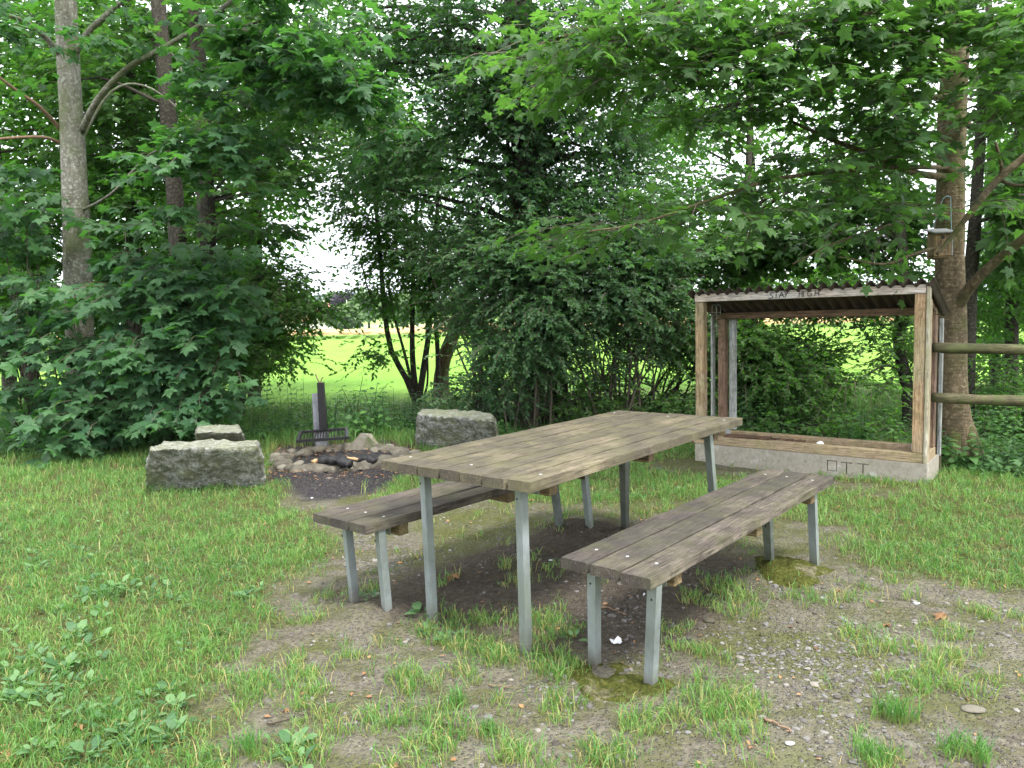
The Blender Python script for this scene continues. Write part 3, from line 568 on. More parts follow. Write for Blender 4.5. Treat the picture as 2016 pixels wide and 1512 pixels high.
# --- two mid trunks behind
DENS[:] = [1., .4]
for lab, pix, rads, es, u, y, mt in [
    ('tall dark maple, left one of the pair behind the thicket', [(372, 860, 11.2), (362, 700, 11.2), (352, 500, 11.2), (338, 300, 11.2), (322, 120, 11.2), (308, -60, 11.2), (295, -400, 11.2)], [.17, .14, .13, .12, .11, .10, .08], [(200, 120, 110, 120, 11.6, 1., 17, 8, 7), (290, 300, 150, 120, 12.8, .9, 24, 8, 7), (400, 40, 170, 80, 12.6, .8, 20, 8, 7), (250, -170, 350, 120, 11.8, 1., 20, 7, 6)], 372, 11.2, 'maple_b'),
    ('tall dark maple, right one of the pair behind the thicket', [(418, 860, 10.8), (412, 700, 10.8), (408, 500, 10.8), (402, 300, 10.8), (392, 120, 10.8), (380, -60, 10.8), (370, -400, 10.8)], [.16, .14, .125, .115, .10, .09, .07], [(520, 260, 90, 110, 10.8, .9, 18, 8, 7), (570, 170, 110, 70, 11, 1, 14, 8, 7), (490, 430, 90, 50, 11.2, .8, 11, 8, 7), (540, 350, 60, 60, 10.6, .8, 9, 8, 7), (520, 0, 110, 60, 11.2, .9, 12, 8, 7), (600, 330, 50, 50, 10.6, .5, 5, 7, 7)], 418, 10.8, 'maple_b')]:
    t = T('maple_tree', lab, u, y); _, st = trunk(t, 'trunk', pix, rads, M['bark_d'], 14, .1, int(u)); L = Leaves(); tg_ = []
    for e in es: _, B = crown(L, rng, *e, ls=.12, ln=.36, rb=.5, flat=.25, droop=.25, jit=.4, pet=.4, fwd=.3); tg_ += list(B[:3])
    limbs_to(t, M['bark_d'], st, tg_, .03, .008, rng=rng); foliage(t, L, T_MAPLE2, M[mt], twigmat=M['twig'])

# --- dark bushy hornbeam by the gap
DENS[:] = [1.7, .8]
t = T('hornbeam_tree', 'dark low hornbeam drooping over the field gap left of the grill', 470, 11.2); L = Leaves(); tg_ = []
_, st = trunk(t, 'trunk', [(470, 850, 11.2), (480, 700, 11.2), (500, 560, 11.2), (515, 450, 11.2)], [.09, .07, .05, .03], M['bark_d'], 8, .1, 5)
for e in [(510, 610, 95, 70, 11, .8, 30, 10, 10), (545, 560, 60, 40, 10.8, .7, 16, 10, 10), (480, 700, 90, 60, 11, .8, 22, 10, 10), (450, 540, 80, 60, 11.2, .8, 18, 10, 10), (600, 605, 45, 14, 10.6, .3, 6, 10, 10), (530, 690, 32, 45, 10.8, .5, 7, 9, 10)]:
    _, B = crown(L, rng, *e, ls=.075, ln=.34, rb=.42, flat=.3, droop=.3, jit=.85, pet=.1, gap=False, tone=(0, .8)); tg_ += list(B[:5])
limbs_to(t, M['bark_d'], st, tg_, .02, .006, rng=rng); foliage(t, L, T_SMALL, M['small_b'], twigmat=M['twig'])

# --- woodland far left (behind)
DENS[:] = [1.9, .7]
wood = [('woodland tree with slanting stem at the far left edge', 40, 12.5, [(70, 820), (30, 560), (-10, 300), (-40, 0)], [(60, 300, 170, 200), (30, 560, 140, 120)]),
        ('shaded woodland tree behind the pale trunk', 210, 14.5, [(215, 800), (212, 500), (205, 200), (200, -100)], [(220, 250, 170, 220), (230, 560, 150, 140)]),
        ('slim woodland tree between the pale trunk and the maple pair', 268, 13, [(268, 800), (262, 500), (258, 200), (250, -100)], [(290, 450, 130, 160), (250, 80, 160, 130)]),
        ('background tree with bright crown behind the hornbeam', 520, 15, [(500, 800), (505, 500), (500, 200), (490, -100)], [(640, 180, 100, 100), (740, 200, 80, 130), (520, 150, 130, 150), (480, 380, 120, 140), (440, 620, 130, 120)]),
        ('leaning woodland tree at the left picture border', 5, 14, [(20, 800), (10, 500), (-20, 200), (-60, -100)], [(-20, 450, 130, 250), (60, 100, 150, 130)]),
        ('deep woodland tree closing the left background', 360, 17, [(360, 780), (365, 500), (370, 200), (360, -100)], [(330, 500, 180, 220), (380, 200, 160, 180), (120, 600, 180, 150)])]
for lab, u, y, tp, es in wood:
    t = T('woodland_tree', lab, u, y, 'tree', 'woodland trees behind the clearing'); L = Leaves(); tg_ = []
    _, st = trunk(t, 'trunk', [(a, b_, y) for a, b_ in tp], [.13, .11, .09, .07], M['bark_d'], 9, .1, u)
    for e in es: _, B = crown(L, rng, *e, y, 1.3, int(28+e[2]*e[3]/1700), 9, 8, .14, .5, .65, .35, .25, .9, .2, gap=True, tone=(0, .9)); tg_ += list(B[:4])
    limbs_to(t, M['bark_d'], st, tg_, .035, .01, rng=rng); foliage(t, L, T_SMALL, M['darkleaf' if y > 13.5 else 'small_b'])

# --- central big tree wrapped in climbers
DENS[:] = [1.5, .8]
t = T('tall_tree', 'thick dark trunked tree wrapped in climbers at the centre', 1075, 9.7)
_, st = trunk(t, 'trunk', [(1080, 875, 9.7), (1072, 780, 9.7), (1062, 600, 9.7), (1045, 400, 9.8), (1030, 230, 9.9), (1022, 60, 10), (1015, -150, 10.1), (1000, -600, 10.2)], [.34, .29, .26, .22, .20, .19, .16, .10], M['bark_d'], 24, .2, 9)
b = MB(); loc = np.array(t.location)
for k in range(26):
    a0 = rng.uniform(0, 6.28); tw = rng.uniform(-1.2, 1.2); pts = []
    for j in range(0, int(rng.uniform(9, 20))):
        j2 = min(j, len(st)-1); r_ = .31-.006*j2+rng.normal(0, .012); a = a0+tw*j/18; pts.append(st[j2]-loc+np.array([math.cos(a)*r_, math.sin(a)*r_, 0]))
    b.tube(pts, ease(rng.uniform(.01, .026), .006, len(pts)), 5)
b.obj('climber_stems', M['twig'], t, True)
L = Leaves(); tg_ = []
for e in [(1000, 60, 240, 90, 9.8, 1.2, 62, 10, 10), (850, 130, 130, 90, 10, 1, 38, 10, 10), (1150, 200, 170, 120, 9.6, 1.1, 52, 10, 10), (930, 280, 170, 80, 9.8, 1, 42, 10, 10), (1180, 330, 140, 90, 9.8, 1, 36, 10, 10), (760, 330, 110, 90, 10.5, 1, 26, 10, 10), (1040, 180, 150, 80, 9.2, .7, 30, 10, 10), (740, 80, 80, 80, 10.4, .8, 16, 10, 10), (1000, 380, 130, 60, 9.4, .7, 22, 10, 10), (1000, -160, 420, 140, 10, 2, 46, 10, 9), (1290, 60, 70, 90, 10, .8, 14, 10, 10)]:
    _, B = crown(L, rng, *e, ls=.082, ln=.42, rb=.5, flat=.45, droop=.35, jit=.9, pet=.1); tg_ += list(B[:4])
limbs_to(t, M['bark_d'], st, tg_, .06, .012, rng=rng); foliage(t, L, T_SMALL, M['small'], twigmat=M['twig'], tr=.0025)

# --- privet shrubs round it
DENS[:] = [1.9, .8]
for lab, u, y, es in [
    ('dense privet shrub covering the base of the thick tree', 1060, 9.0, [(1060, 560, 120, 90, 8.9, .7, 62, 11, 11), (1020, 480, 90, 60, 9, .6, 28, 11, 11), (1060, 660, 90, 70, 8.8, .5, 34, 11, 11), (1000, 700, 80, 40, 8.9, .5, 14, 10, 10)]),
    ('tall privet shrub right of the thick tree towards the shelter', 1210, 9.2, [(1200, 560, 110, 90, 9, .7, 52, 11, 11), (1170, 440, 110, 70, 9.2, .6, 36, 11, 11), (1290, 620, 70, 80, 9.2, .6, 24, 11, 11), (1280, 510, 90, 60, 9.3, .6, 26, 11, 11), (1170, 680, 80, 40, 9, .5, 12, 10, 10)]),
    ('loose privet shrub hanging over the field left of the thick tree', 960, 9.6, [(945, 560, 80, 80, 9.5, .6, 26, 11, 10), (960, 660, 60, 50, 9.3, .5, 14, 10, 10), (900, 470, 90, 60, 9.8, .6, 22, 11, 10), (960, 770, 80, 40, 9.2, .5, 16, 10, 10)])]:
    t = T('privet_shrub', lab, u, y, 'shrub', 'privet shrubs along the field edge'); L = Leaves(); tg_ = []
    for e in es: _, B = crown(L, rng, *e, ls=.060, ln=.30, rb=.36, flat=.6, droop=.2, jit=.8, pet=.05, fwd=.5, ntilt=.3); tg_ += list(B[:5])
    b = MB(); loc = np.array(t.location)
    for k, q in enumerate(tg_): limb(b, (rng.normal(0, .2), rng.normal(0, .15), 0), q-loc, .018, .006, .03, 9, k, rng, 5)
    b.obj('stems', M['twig'], t, True); foliage(t, L, T_SMALL, M['privet'], twigmat=M['twig'])

# --- multi stem tree in the gap
t = T('multi_stem_tree', 'many stemmed dark tree standing against the bright field', 815, 12.5)
branchset(t, M['bark_d'], [([(822, 800, 12.5), (800, 745, 12.5), (770, 690, 12.5), (757, 610, 12.5), (750, 520, 12.5), (742, 430, 12.5), (735, 330, 12.5)], .055, .03), ([(820, 780, 12.5), (812, 700, 12.5), (812, 600, 12.5), (815, 500, 12.5), (820, 400, 12.5)], .05, .03), ([(825, 790, 12.5), (838, 700, 12.5), (845, 640, 12.5), (850, 540, 12.5), (860, 430, 12.5), (865, 300, 12.5)], .055, .03),
                           ([(812, 760, 12.5), (795, 690, 12.5), (770, 600, 12.5), (765, 540, 12.5)], .03, .014), ([(845, 640, 12.5), (830, 590, 12.5), (815, 520, 12.5)], .028, .014), ([(757, 612, 12.5), (735, 595, 12.5), (722, 560, 12.5), (712, 520, 12.5)], .02, .01), ([(835, 780, 12.6), (842, 740, 12.6), (838, 600, 12.6), (835, 450, 12.6)], .02, .014), ([(862, 790, 12.6), (862, 700, 12.6), (857, 620, 12.6), (856, 480, 12.6)], .045, .03)], 'stem')
L = Leaves()
for e in [(800, 400, 130, 90, 12.6, 1., 44, 9, 10), (840, 520, 110, 60, 12.4, .9, 28, 9, 10), (700, 400, 70, 60, 12.6, .8, 14, 9, 9), (770, 560, 60, 50, 12.4, .6, 11, 9, 9), (890, 600, 60, 40, 12.4, .6, 14, 9, 9), (745, 480, 50, 60, 12.5, .6, 10, 9, 9), (760, 300, 110, 60, 12.8, 1, 20, 9, 9), (708, 590, 16, 34, 12.3, .25, 2, 9, 8), (752, 700, 14, 36, 11.8, .2, 3, 9, 9), (870, 300, 120, 80, 13, 1, 22, 9, 9)]:
    crown(L, rng, *e, ls=.085, ln=.4, rb=.45, flat=.5, droop=.25, jit=.9, pet=.1, gap=e[0] not in (752, 705, 770, 745))
foliage(t, L, T_SMALL, M['small_b'], twigmat=M['twig'])
t = T('leaning_tree', 'short brown leaning trunk beside the many stemmed tree', 872, 13)
_, st = trunk(t, 'trunk', [(868, 790, 13), (870, 730, 13), (880, 690, 13), (900, 640, 13), (915, 580, 13), (935, 500, 13)], [.15, .125, .12, .11, .09, .05], M['bark_b'], 14, .1, 4)
L = Leaves()
for e in [(930, 560, 80, 50, 13, .7, 16, 9, 9), (960, 480, 80, 60, 13, .7, 18, 9, 9)]: crown(L, rng, *e, ls=.08, ln=.4, rb=.45, flat=.4, droop=.25, jit=.5, pet=.1)
foliage(t, L, T_SMALL, M['small_b'])

# --- trees right of centre, behind the shelter
DENS[:] = [1.15, .5]
t = T('field_maple', 'bright leaved maple behind the shelter roof', 1430, 10.5); L = Leaves(); tg_ = []
_, st = trunk(t, 'trunk', [(1425, 880, 10.5), (1430, 700, 10.5), (1450, 550, 10.5), (1470, 380, 10.5), (1480, 150, 10.5)], [.09, .08, .07, .05, .03], M['bark_d'], 9, .1, 8)
for e in [(1400, 520, 120, 60, 10.2, .8, 24, 9, 7), (1530, 470, 130, 55, 10, .8, 26, 9, 7), (1680, 440, 130, 80, 9.6, .8, 28, 9, 7), (1760, 350, 90, 90, 9.6, .7, 14, 9, 7), (1330, 440, 80, 50, 10.4, .7, 12, 9, 7), (1600, 370, 130, 50, 10, .8, 14, 9, 7), (1340, 200, 90, 150, 11, .9, 16, 9, 7), (1450, 200, 130, 120, 11, 1, 12, 8, 7)]:
    _, B = crown(L, rng, *e, ls=.12, ln=.36, rb=.5, flat=.25, droop=.25, jit=.42, pet=.4, fwd=.3, tone=(.3, 1)); tg_ += list(B[:4])
limbs_to(t, M['bark_d'], st, tg_, .03, .008, rng=rng); foliage(t, L, T_MAPLE2, M['maple_b'], twigmat=M['twig'])
DENS[:] = [1.6, .8]
t = T('arching_tree', 'dark arching tree framed by the right half of the shelter', 1775, 8.6)
branchset(t, M['bark_d'], [([(1790, 880, 8.6), (1790, 800, 8.6), (1782, 740, 8.6), (1770, 680, 8.6), (1772, 610, 8.6), (1780, 520, 8.6), (1770, 420, 8.6)], .085, .05), ([(1780, 740, 8.6), (1760, 722, 8.5), (1735, 722, 8.4), (1712, 735, 8.3), (1690, 745, 8.2)], .02, .007), ([(1772, 650, 8.6), (1800, 600, 8.6), (1830, 560, 8.6)], .05, .03), ([(1770, 640, 8.6), (1720, 640, 8.5), (1660, 650, 8.4)], .015, .006)], 'stem')
L = Leaves()
for e in [(1700, 590, 110, 35, 8.7, .6, 20, 10, 9), (1745, 670, 35, 40, 8.5, .4, 5, 9, 9), (1680, 750, 40, 14, 8.2, .3, 4, 9, 8), (1590, 590, 90, 30, 8.9, .5, 14, 10, 9), (1800, 700, 40, 80, 8.9, .5, 10, 9, 9)]: crown(L, rng, *e, ls=.07, ln=.33, rb=.35, flat=.35, droop=.25, jit=.5, pet=.1, gap=e[0] == 1700)
foliage(t, L, T_SMALL, M['small_b'], twigmat=M['twig'])
for lab, u, y, es, g in [
    ('dark shrub seen through the left half of the shelter', 1530, 9.2, [(1520, 730, 90, 80, 9, .7, 50, 10, 10), (1590, 720, 70, 50, 9, .6, 20, 10, 10), (1480, 660, 60, 45, 9.2, .6, 20, 10, 10), (1540, 830, 130, 45, 8.8, .5, 26, 10, 9)], True),
    ('arching shrub with bare stems between thick tree and shelter', 1270, 9.8, [(1330, 680, 70, 50, 9.6, .6, 18, 10, 9), (1230, 720, 70, 40, 9.6, .5, 10, 9, 9), (1340, 790, 70, 50, 9.4, .6, 18, 10, 9), (1150, 790, 90, 40, 9.3, .6, 16, 10, 9), (1400, 640, 80, 60, 9.8, .6, 24, 10, 9), (1420, 760, 60, 80, 9.6, .6, 22, 10, 9)], True),
    ('low bramble shrub behind the shelter sill', 1700, 7.9, [(1700, 860, 110, 20, 7.9, .3, 10, 9, 8), (1560, 850, 100, 30, 8.2, .4, 14, 9, 8)], False)]:
    t = T('hedge_shrub', lab, u, y, 'shrub', 'shrubs of the field hedge'); L = Leaves(); tg_ = []
    for e in es: _, B = crown(L, rng, *e, ls=.065, ln=.33, rb=.38, flat=.45, droop=.2, jit=.85, pet=.05, gap=g, tone=(0, .85)); tg_ += list(B[:5])
    b = MB(); loc = np.array(t.location)
    for k, q in enumerate(tg_): limb(b, (rng.normal(0, .2), rng.normal(0, .15), 0), q-loc, .02, .006, .05, 9, k, rng, 5)
    b.obj('stems', M['bark_d'], t, True); foliage(t, L, T_SMALL, M['small_b'], twigmat=M['twig'])

# --- woodland on the right
DENS[:] = [1.5, .7]
for lab, u, y, tp, es, mt in [
    ('slim dark tree just right of the nest box trunk', 1925, 8.6, [(1900, 920), (1908, 600), (1925, 350), (1940, 100)], [(1950, 150, 110, 130), (1960, 420, 90, 110)], 'maple_b'),
    ('shaded tree at the right border above the fence', 2000, 10, [(1990, 850), (1995, 500), (2010, 200), (2020, -50)], [(2000, 560, 90, 100), (1990, 260, 120, 150), (1890, 560, 60, 60)], 'darkleaf'),
    ('dense woodland tree behind the right fence rails', 1950, 12.5, [(1960, 800), (1955, 500), (1950, 200), (1945, -50)], [(1960, 620, 130, 90), (1920, 300, 150, 200), (2030, 450, 100, 200), (1780, 180, 130, 120)], 'darkleaf'),
    ('fine leaved tree far behind the shelter roof', 1480, 14, [(1480, 800), (1485, 500), (1475, 200), (1470, -50)], [(1380, 170, 130, 160), (1520, 250, 130, 170), (1640, 180, 120, 150), (1420, 420, 160, 80), (1570, 550, 120, 60), (1300, 330, 90, 120)], 'small_b'),
    ('light green tree far behind the right fence', 2080, 11, [(2090, 800), (2085, 500), (2080, 200), (2070, -50)], [(2080, 700, 120, 120), (2070, 300, 120, 220)], 'small_b')]:
    t = T('woodland_tree', lab, u, y, 'tree', 'woodland trees behind the clearing'); L = Leaves(); tg_ = []
    _, st = trunk(t, 'trunk', [(a, b_, y) for a, b_ in tp], [.09, .075, .06, .05], M['bark_d'], 9, .1, u)
    for e in es: _, B = crown(L, rng, *e, y, .9, int(16+e[2]*e[3]/900), 9, 8, .11 if mt != 'maple_b' else .13, .42, .5, .35, .25, .8, .2, gap=True, tone=(0, .9)); tg_ += list(B[:4])
    limbs_to(t, M['bark_d'], st, tg_, .03, .01, rng=rng); foliage(t, L, T_MAPLE2 if mt == 'maple_b' else T_SMALL, M[mt])
t = T('hedge_shrub', 'low dark shrub under the right fence rails', 1960, 8.4, 'shrub', 'shrubs of the field hedge'); L = Leaves()
for e in [(1980, 760, 70, 50, 8.6, .6, 16, 10, 9), (1950, 850, 90, 50, 8.2, .5, 26, 10, 9), (2040, 840, 60, 90, 8, .5, 18, 10, 9), (2010, 900, 80, 30, 7.4, .4, 14, 9, 8)]: crown(L, rng, *e, ls=.07, ln=.3, rb=.35, flat=.5, droop=.2, jit=.5, pet=.05, gap=False, tone=(0, .7))
foliage(t, L, T_SMALL, M['small_b'], twigmat=M['twig'])

# --- big right maple carrying the nest box
DENS[:] = [1.35, .4]
t = T('maple_tree', 'mossy maple trunk behind the fence, carrying the nest box', 1890, 6.75)
b = MB(); c = bez([PD(1900, 965, 6.75), PD(1893, 900, 6.75), PD(1878, 800, 6.75), PD(1872, 650, 6.75), PD(1872, 500, 6.75), PD(1872, 300, 6.75), PD(1882, 100, 6.75), PD(1885, -100, 6.8), PD(1890, -400, 6.9)], 34); loc = np.array(t.location)
b.tube(c-loc, np.interp(np.linspace(0, 1, len(c)), [0, .06, .13, .25, .4, .6, 1], [.23, .18, .150, .125, .125, .115, .08]), 26, .16, 2); b.obj('trunk', M['bark_r'], t, True)
b = MB()
for a, r_ in ((2.9, .32), (3.9, .24), (5.2, .34), (5.9, .42), (.6, .3)):
    b.tube(bez([(math.cos(a)*.03, math.sin(a)*.03, .42), (math.cos(a)*.13, math.sin(a)*.13, .20), (math.cos(a)*.22, math.sin(a)*.21, .05), (math.cos(a)*r_*1.2, math.sin(a)*r_*1.1, -.06)], 12), ease(.085, .03, len(bez([(0, 0, 0)]*4, 12))), 8, .2, a)
b.obj('root_flare', M['bark_r'], t, True)
branchset(t, M['bark_r'], [([(1880, 610, 6.7), (1915, 560, 6.5), (1960, 515, 6.3), (2040, 450, 6)], .05, .035), ([(1845, 500, 6.0), (1875, 465, 6.05), (1925, 400, 6.1), (1968, 350, 6.2), (2030, 300, 6.2)], .014, .035), ([(1968, 350, 6.2), (1972, 330, 6.2), (1960, 280, 6.2)], .02, .01), ([(1968, 355, 6.2), (2000, 365, 6.1), (2040, 360, 6)], .015, .01),
                           ([(1870, 350, 6.7), (1800, 340, 6.4), (1730, 310, 6.1), (1650, 280, 5.9), (1560, 240, 5.8)], .035, .012), ([(1872, 190, 6.7), (1800, 190, 6.4), (1740, 175, 6.1), (1690, 165, 5.9)], .028, .01), ([(1872, 420, 6.7), (1800, 430, 6.5), (1730, 450, 6.3), (1640, 480, 6), (1560, 520, 5.9)], .018, .006), ([(1870, 480, 6.6), (1800, 500, 6.3), (1740, 520, 6.1), (1650, 505, 5.9)], .018, .006),
                           ([(1870, 30, 6.7), (1780, 20, 6.4), (1680, 30, 6.1), (1560, 60, 5.8), (1420, 90, 5.6)], .03, .01), ([(1870, 330, 6.7), (1740, 330, 6.1), (1540, 350, 5.7), (1380, 400, 5.4), (1260, 440, 5.3), (1160, 455, 5.2)], .022, .005), ([(1880, -60, 6.7), (1650, -60, 5.9), (1350, 0, 5.5), (1150, 60, 5.3), (1050, 90, 5.2)], .03, .006), ([(1885, 230, 6.7), (1930, 250, 6.4), (1990, 180, 6.1), (2050, 140, 6)], .03, .012)])
L = Leaves(); kw = dict(ls=.096, ln=.34, rb=.38, flat=.24, droop=.28, jit=.34, pet=.5, fwd=.25)
for e in [(1480, 70, 160, 55, 5.7, .5, 13, 7, 6), (1650, 60, 140, 60, 5.7, .5, 13, 7, 6), (1820, 80, 120, 80, 5.9, .5, 12, 7, 6), (1970, 90, 80, 100, 5.7, .5, 11, 7, 6), (1560, 190, 150, 60, 5.8, .5, 10, 7, 6), (1730, 220, 120, 60, 5.9, .5, 12, 7, 6), (1890, 200, 80, 50, 5.9, .4, 5, 7, 6), (1990, 260, 60, 80, 5.7, .4, 7, 7, 6), (1400, 180, 90, 60, 5.6, .4, 7, 7, 6), (1640, 310, 130, 50, 5.9, .5, 10, 7, 6), (1500, 370, 120, 35, 5.9, .4, 6, 7, 6), (1390, 415, 90, 24, 5.8, .3, 4, 7, 6), (1250, 440, 80, 18, 5.7, .3, 4, 6, 6), (1130, 460, 40, 9, 5.6, .2, 1, 6, 6), (1720, 430, 60, 40, 6.1, .4, 5, 7, 6), (1130, 95, 110, 35, 5.4, .4, 8, 7, 6), (1260, 140, 90, 60, 5.5, .4, 8, 7, 6), (1290, 40, 120, 50, 5.5, .5, 9, 7, 6), (1950, 400, 60, 40, 6, .3, 4, 6, 6), (1600, -110, 480, 80, 6, 1, 24, 7, 6)]:
    crown(L, rng, *e, **kw)
foliage(t, L, T_MAPLE, M['maple_b'], 'maple_b', 300, twigmat=M['twig'])

# --- distant trees beyond the fields
M['beech'] = leaf_mat('copper beech leaf', (.035, .028, .045), (.075, .06, .085), .2, (.06, .05, .07))
M['farleaf'] = leaf_mat('distant green leaf', (.09, .17, .06), (.16, .26, .10), .3)
for nm, lab, u, v, ru, rv, y, mt in [('beech_tree', 'dark purple beech between the far houses and the gap trees', 685, 600, 17, 19, 240, 'beech'), ('far_tree', 'light green bushy tree in front of the purple beech', 680, 622, 24, 11, 190, 'farleaf'), ('far_tree', 'round green tree on the slope right of the purple beech', 725, 600, 20, 22, 200, 'farleaf'), ('far_tree', 'small round tree left of the purple beech by the hills', 661, 590, 5, 5, 420, 'farleaf'), ('far_tree', 'green tree beyond the fields behind the many stemmed tree', 800, 605, 40, 24, 180, 'farleaf'), ('far_tree', 'far green tree seen through the shelter opening', 1620, 600, 60, 26, 160, 'farleaf'), ('far_tree', 'far green tree behind the privet shrubs', 1100, 600, 80, 26, 170, 'farleaf')]:
    q = PD(u, v, y); t = thing(nm, lab, 'tree', (q[0], y, 0), 0, 'trees beyond the fields'); L = Leaves()
    crown(L, rng, u, v, ru, rv, y, ru*y/FPX, 60, 8, 6, y*.009, y*.006, ru*y/FPX*.3, .8, .2, .6, gap=False, shell=.2)
    b = MB(); b.tube([(0, 0, -.2), (0, 0, q[2]*.6), (0, 0, q[2]+rv*y/FPX*.5)], [.35, .3, .1], 7); b.obj('trunk', M['bark_d'], t, True)
    foliage(t, L, T_SMALL, M[mt])
q = PD(690, 600, 235); t = thing('utility_pole', 'thin grey pole in front of the purple beech', 'pole', (q[0]+1, 225, 0)); b = MB(); b.tube([(0, 0, 0), (0, 0, 9)], [.22, .16], 6); b.obj('pole', M['render'], t)
t = thing('white_fence', 'white two rail paddock fence beyond the wheat field', 'fence', (PD(660, 650, 220)[0], 220, 0)); M['white'] = simple('white paint', (.7, .7, .7), (.8, .8, .8), 3)
for k in range(15): b = MB(); b.box((k*3., 0, .6), (.16, .16, 1.2)); b.obj('post', M['white'], t)
for z in (.62, 1.08): b = MB(); b.box((21, -.1, z), (42, .06, .14)); b.obj('rail', M['white'], t)

# ------------------------------------------------------------------ picnic table and benches
def rotz(a): c, s = math.cos(a), math.sin(a); return np.array([[c, -s, 0], [s, c, 0], [0, 0, 1]])
def plank_mesh(w_, l_, th, seed, mat):
    r = np.random.default_rng(seed); n = 26; ys = np.linspace(-l_/2, l_/2, n); prof = [(-1, -1), (-1, .72), (-.96, 1), (.96, 1), (1, .72), (1, -1)]
    V = []
    for k, y in enumerate(ys):
        e = r.normal(0, .0007, 2); wb = r.normal(0, .0012)
        for j, (a, c) in enumerate(prof): V.append((a*w_/2+(e[0] if a < 0 else e[1]), y, c*th/2+wb*.3*(c > 0)))
    m = len(prof); F = [(k*m+j, (k+1)*m+j, (k+1)*m+(j+1) % m, k*m+(j+1) % m) for k in range(n-1) for j in range(m)]+[tuple(range(m)), tuple((n-1)*m+j for j in range(m))[::-1]]
    b = MB(); b.add(V, F); return b.mesh('plank', mat)
def angle_leg(p0, p1, wd=.036, rz=0):    # galvanised angle section, ridge towards the near side
    p0 = np.array(p0); p1 = np.array(p1); b = MB(); t_ = .006
    a = rotz(rz); q = [(-wd*.85, .012), (-wd*.12, -wd*.78), (wd*.62, .004), (wd*.62-.006, t_+.006), (-wd*.12, -wd*.78+t_*1.6), (-wd*.85+.004, t_+.014)]
    V = []
    for p in (p0, p1): V += [p+a@np.array([x, y, 0]) for x, y in q]
    F = [(i, (i+1) % 6, 6+(i+1) % 6, 6+i) for i in range(6)]+[(0, 1, 4, 5), (1, 2, 3, 4), (6, 11, 10, 7), (7, 10, 9, 8)]
    b.add(V, F); return b
def furniture(name, label, cat, cx, cy, yaw, Ln, Wd, z, npl, gap, mat, legs, th=.042, group=None, end=.16):
    t = thing(name, label, cat, (cx, cy, 0), yaw, group); R = rotz(-yaw); o = np.array([cx, cy, 0]); pw = (Wd-gap*(npl-1))/npl
    r = np.random.default_rng(abs(int(cx*100))+7)
    for k in range(npl):
        x = -Wd/2+pw/2+k*(pw+gap); p = link('plank', plank_mesh(pw, Ln+r.normal(0, .006), th, 50+k, mat), t, (x, r.normal(0, .004), z-th/2+r.normal(0, .0008)), (0, 0, r.normal(0, .0012)))
        for s in (-1, 1):
            if k in (0, npl//2, npl-1) or npl < 4 and k != 1:
                b = MB(); b.tube([(0, 0, th/2-.002), (0, 0, th/2+.0015)], [.0075, .0065], 10); b.obj('bolt', M['bolt'], p, loc=(r.normal(0, .004), s*(Ln/2-end), 0))
    for y in (-Ln/2+end+.10, 0.03, Ln/2-end-.10):
        b = MB(); b.box((0, 0, 0), (Wd*.86, .06, .062), bev=.004); b.obj('batten', M['batten'], t, loc=(0, y, z-th-.033))
    for y in (-1, 1):
        b = MB(); b.box((0, 0, 0), (Wd*.82, .045, .006)); b.box((0, y*-.02, -.022), (Wd*.82, .005, .04)); b.obj('steel_crossbar', M['steel'], t, loc=(0, y*(Ln/2-end), z-th-.006))
    for p0, p1 in legs:
        b = angle_leg(R@(np.array(p0)-o), R@(np.array(p1)-o), rz=-yaw); lg = b.obj('leg', M['steel'], t)
        h = MB(); q = R@(np.array(p1)-o); h.tube([q+R@np.array([-.022, -.0225, -.045]), q+R@np.array([-.0225, -.0245, -.045])], .004, 8); h.obj('rivet', M['black'], lg)
    return t
def leg(u0, v0, u1, v1, zt): return (P(u0, v0, -.0)-np.array([0, 0, .03]), P(u1, v1, zt))
TBL = (.391, 3.975, -.6733, 2.144, .869, .7725)
def loc2w(cx, cy, yaw, x, y, z): return np.array([cx, cy, 0])+rotz(yaw)@np.array([x, y, z])
hid = loc2w(*TBL[:3], .27, .90, 0)
furniture('picnic_table', 'long weathered wooden table of seven planks on galvanised legs', 'table', *TBL, 7, .012, M['plank_t'],
          [leg(853, 1222, 838, 930, .725), leg(1038, 1287, 1028, 958, .725), leg(1232, 1035, 1231, 898, .725), (hid+np.array([.07, -.04, -.02]), P(1396, 852, .725))], end=.14)
BR = (.983, 3.495, -.6967, 2.066, .397, .481)
furniture('picnic_bench', 'dark three plank bench on the near right side of the table', 'bench', *BR, 3, .016, M['plank_b'],
          [leg(1173, 1308, 1172, 1122, .435), leg(1283, 1352, 1292, 1152, .435), leg(1518, 1102, 1513, 1015, .435), leg(1607, 1118, 1601, 965, .435)], group='benches at the picnic table')
BL = (-.166, 4.270, -.7111, 2.066, .397, .481)
furniture('picnic_bench', 'mossy three plank bench on the far left side of the table', 'bench', *BL, 3, .016, M['plank_b'],
          [leg(700, 1188, 684, 1034, .435), leg(765, 1214, 749, 1043, .435), leg(1104, 1041, 1092, 950, .435), leg(1164, 1049, 1151, 925, .435)], group='benches at the picnic table')

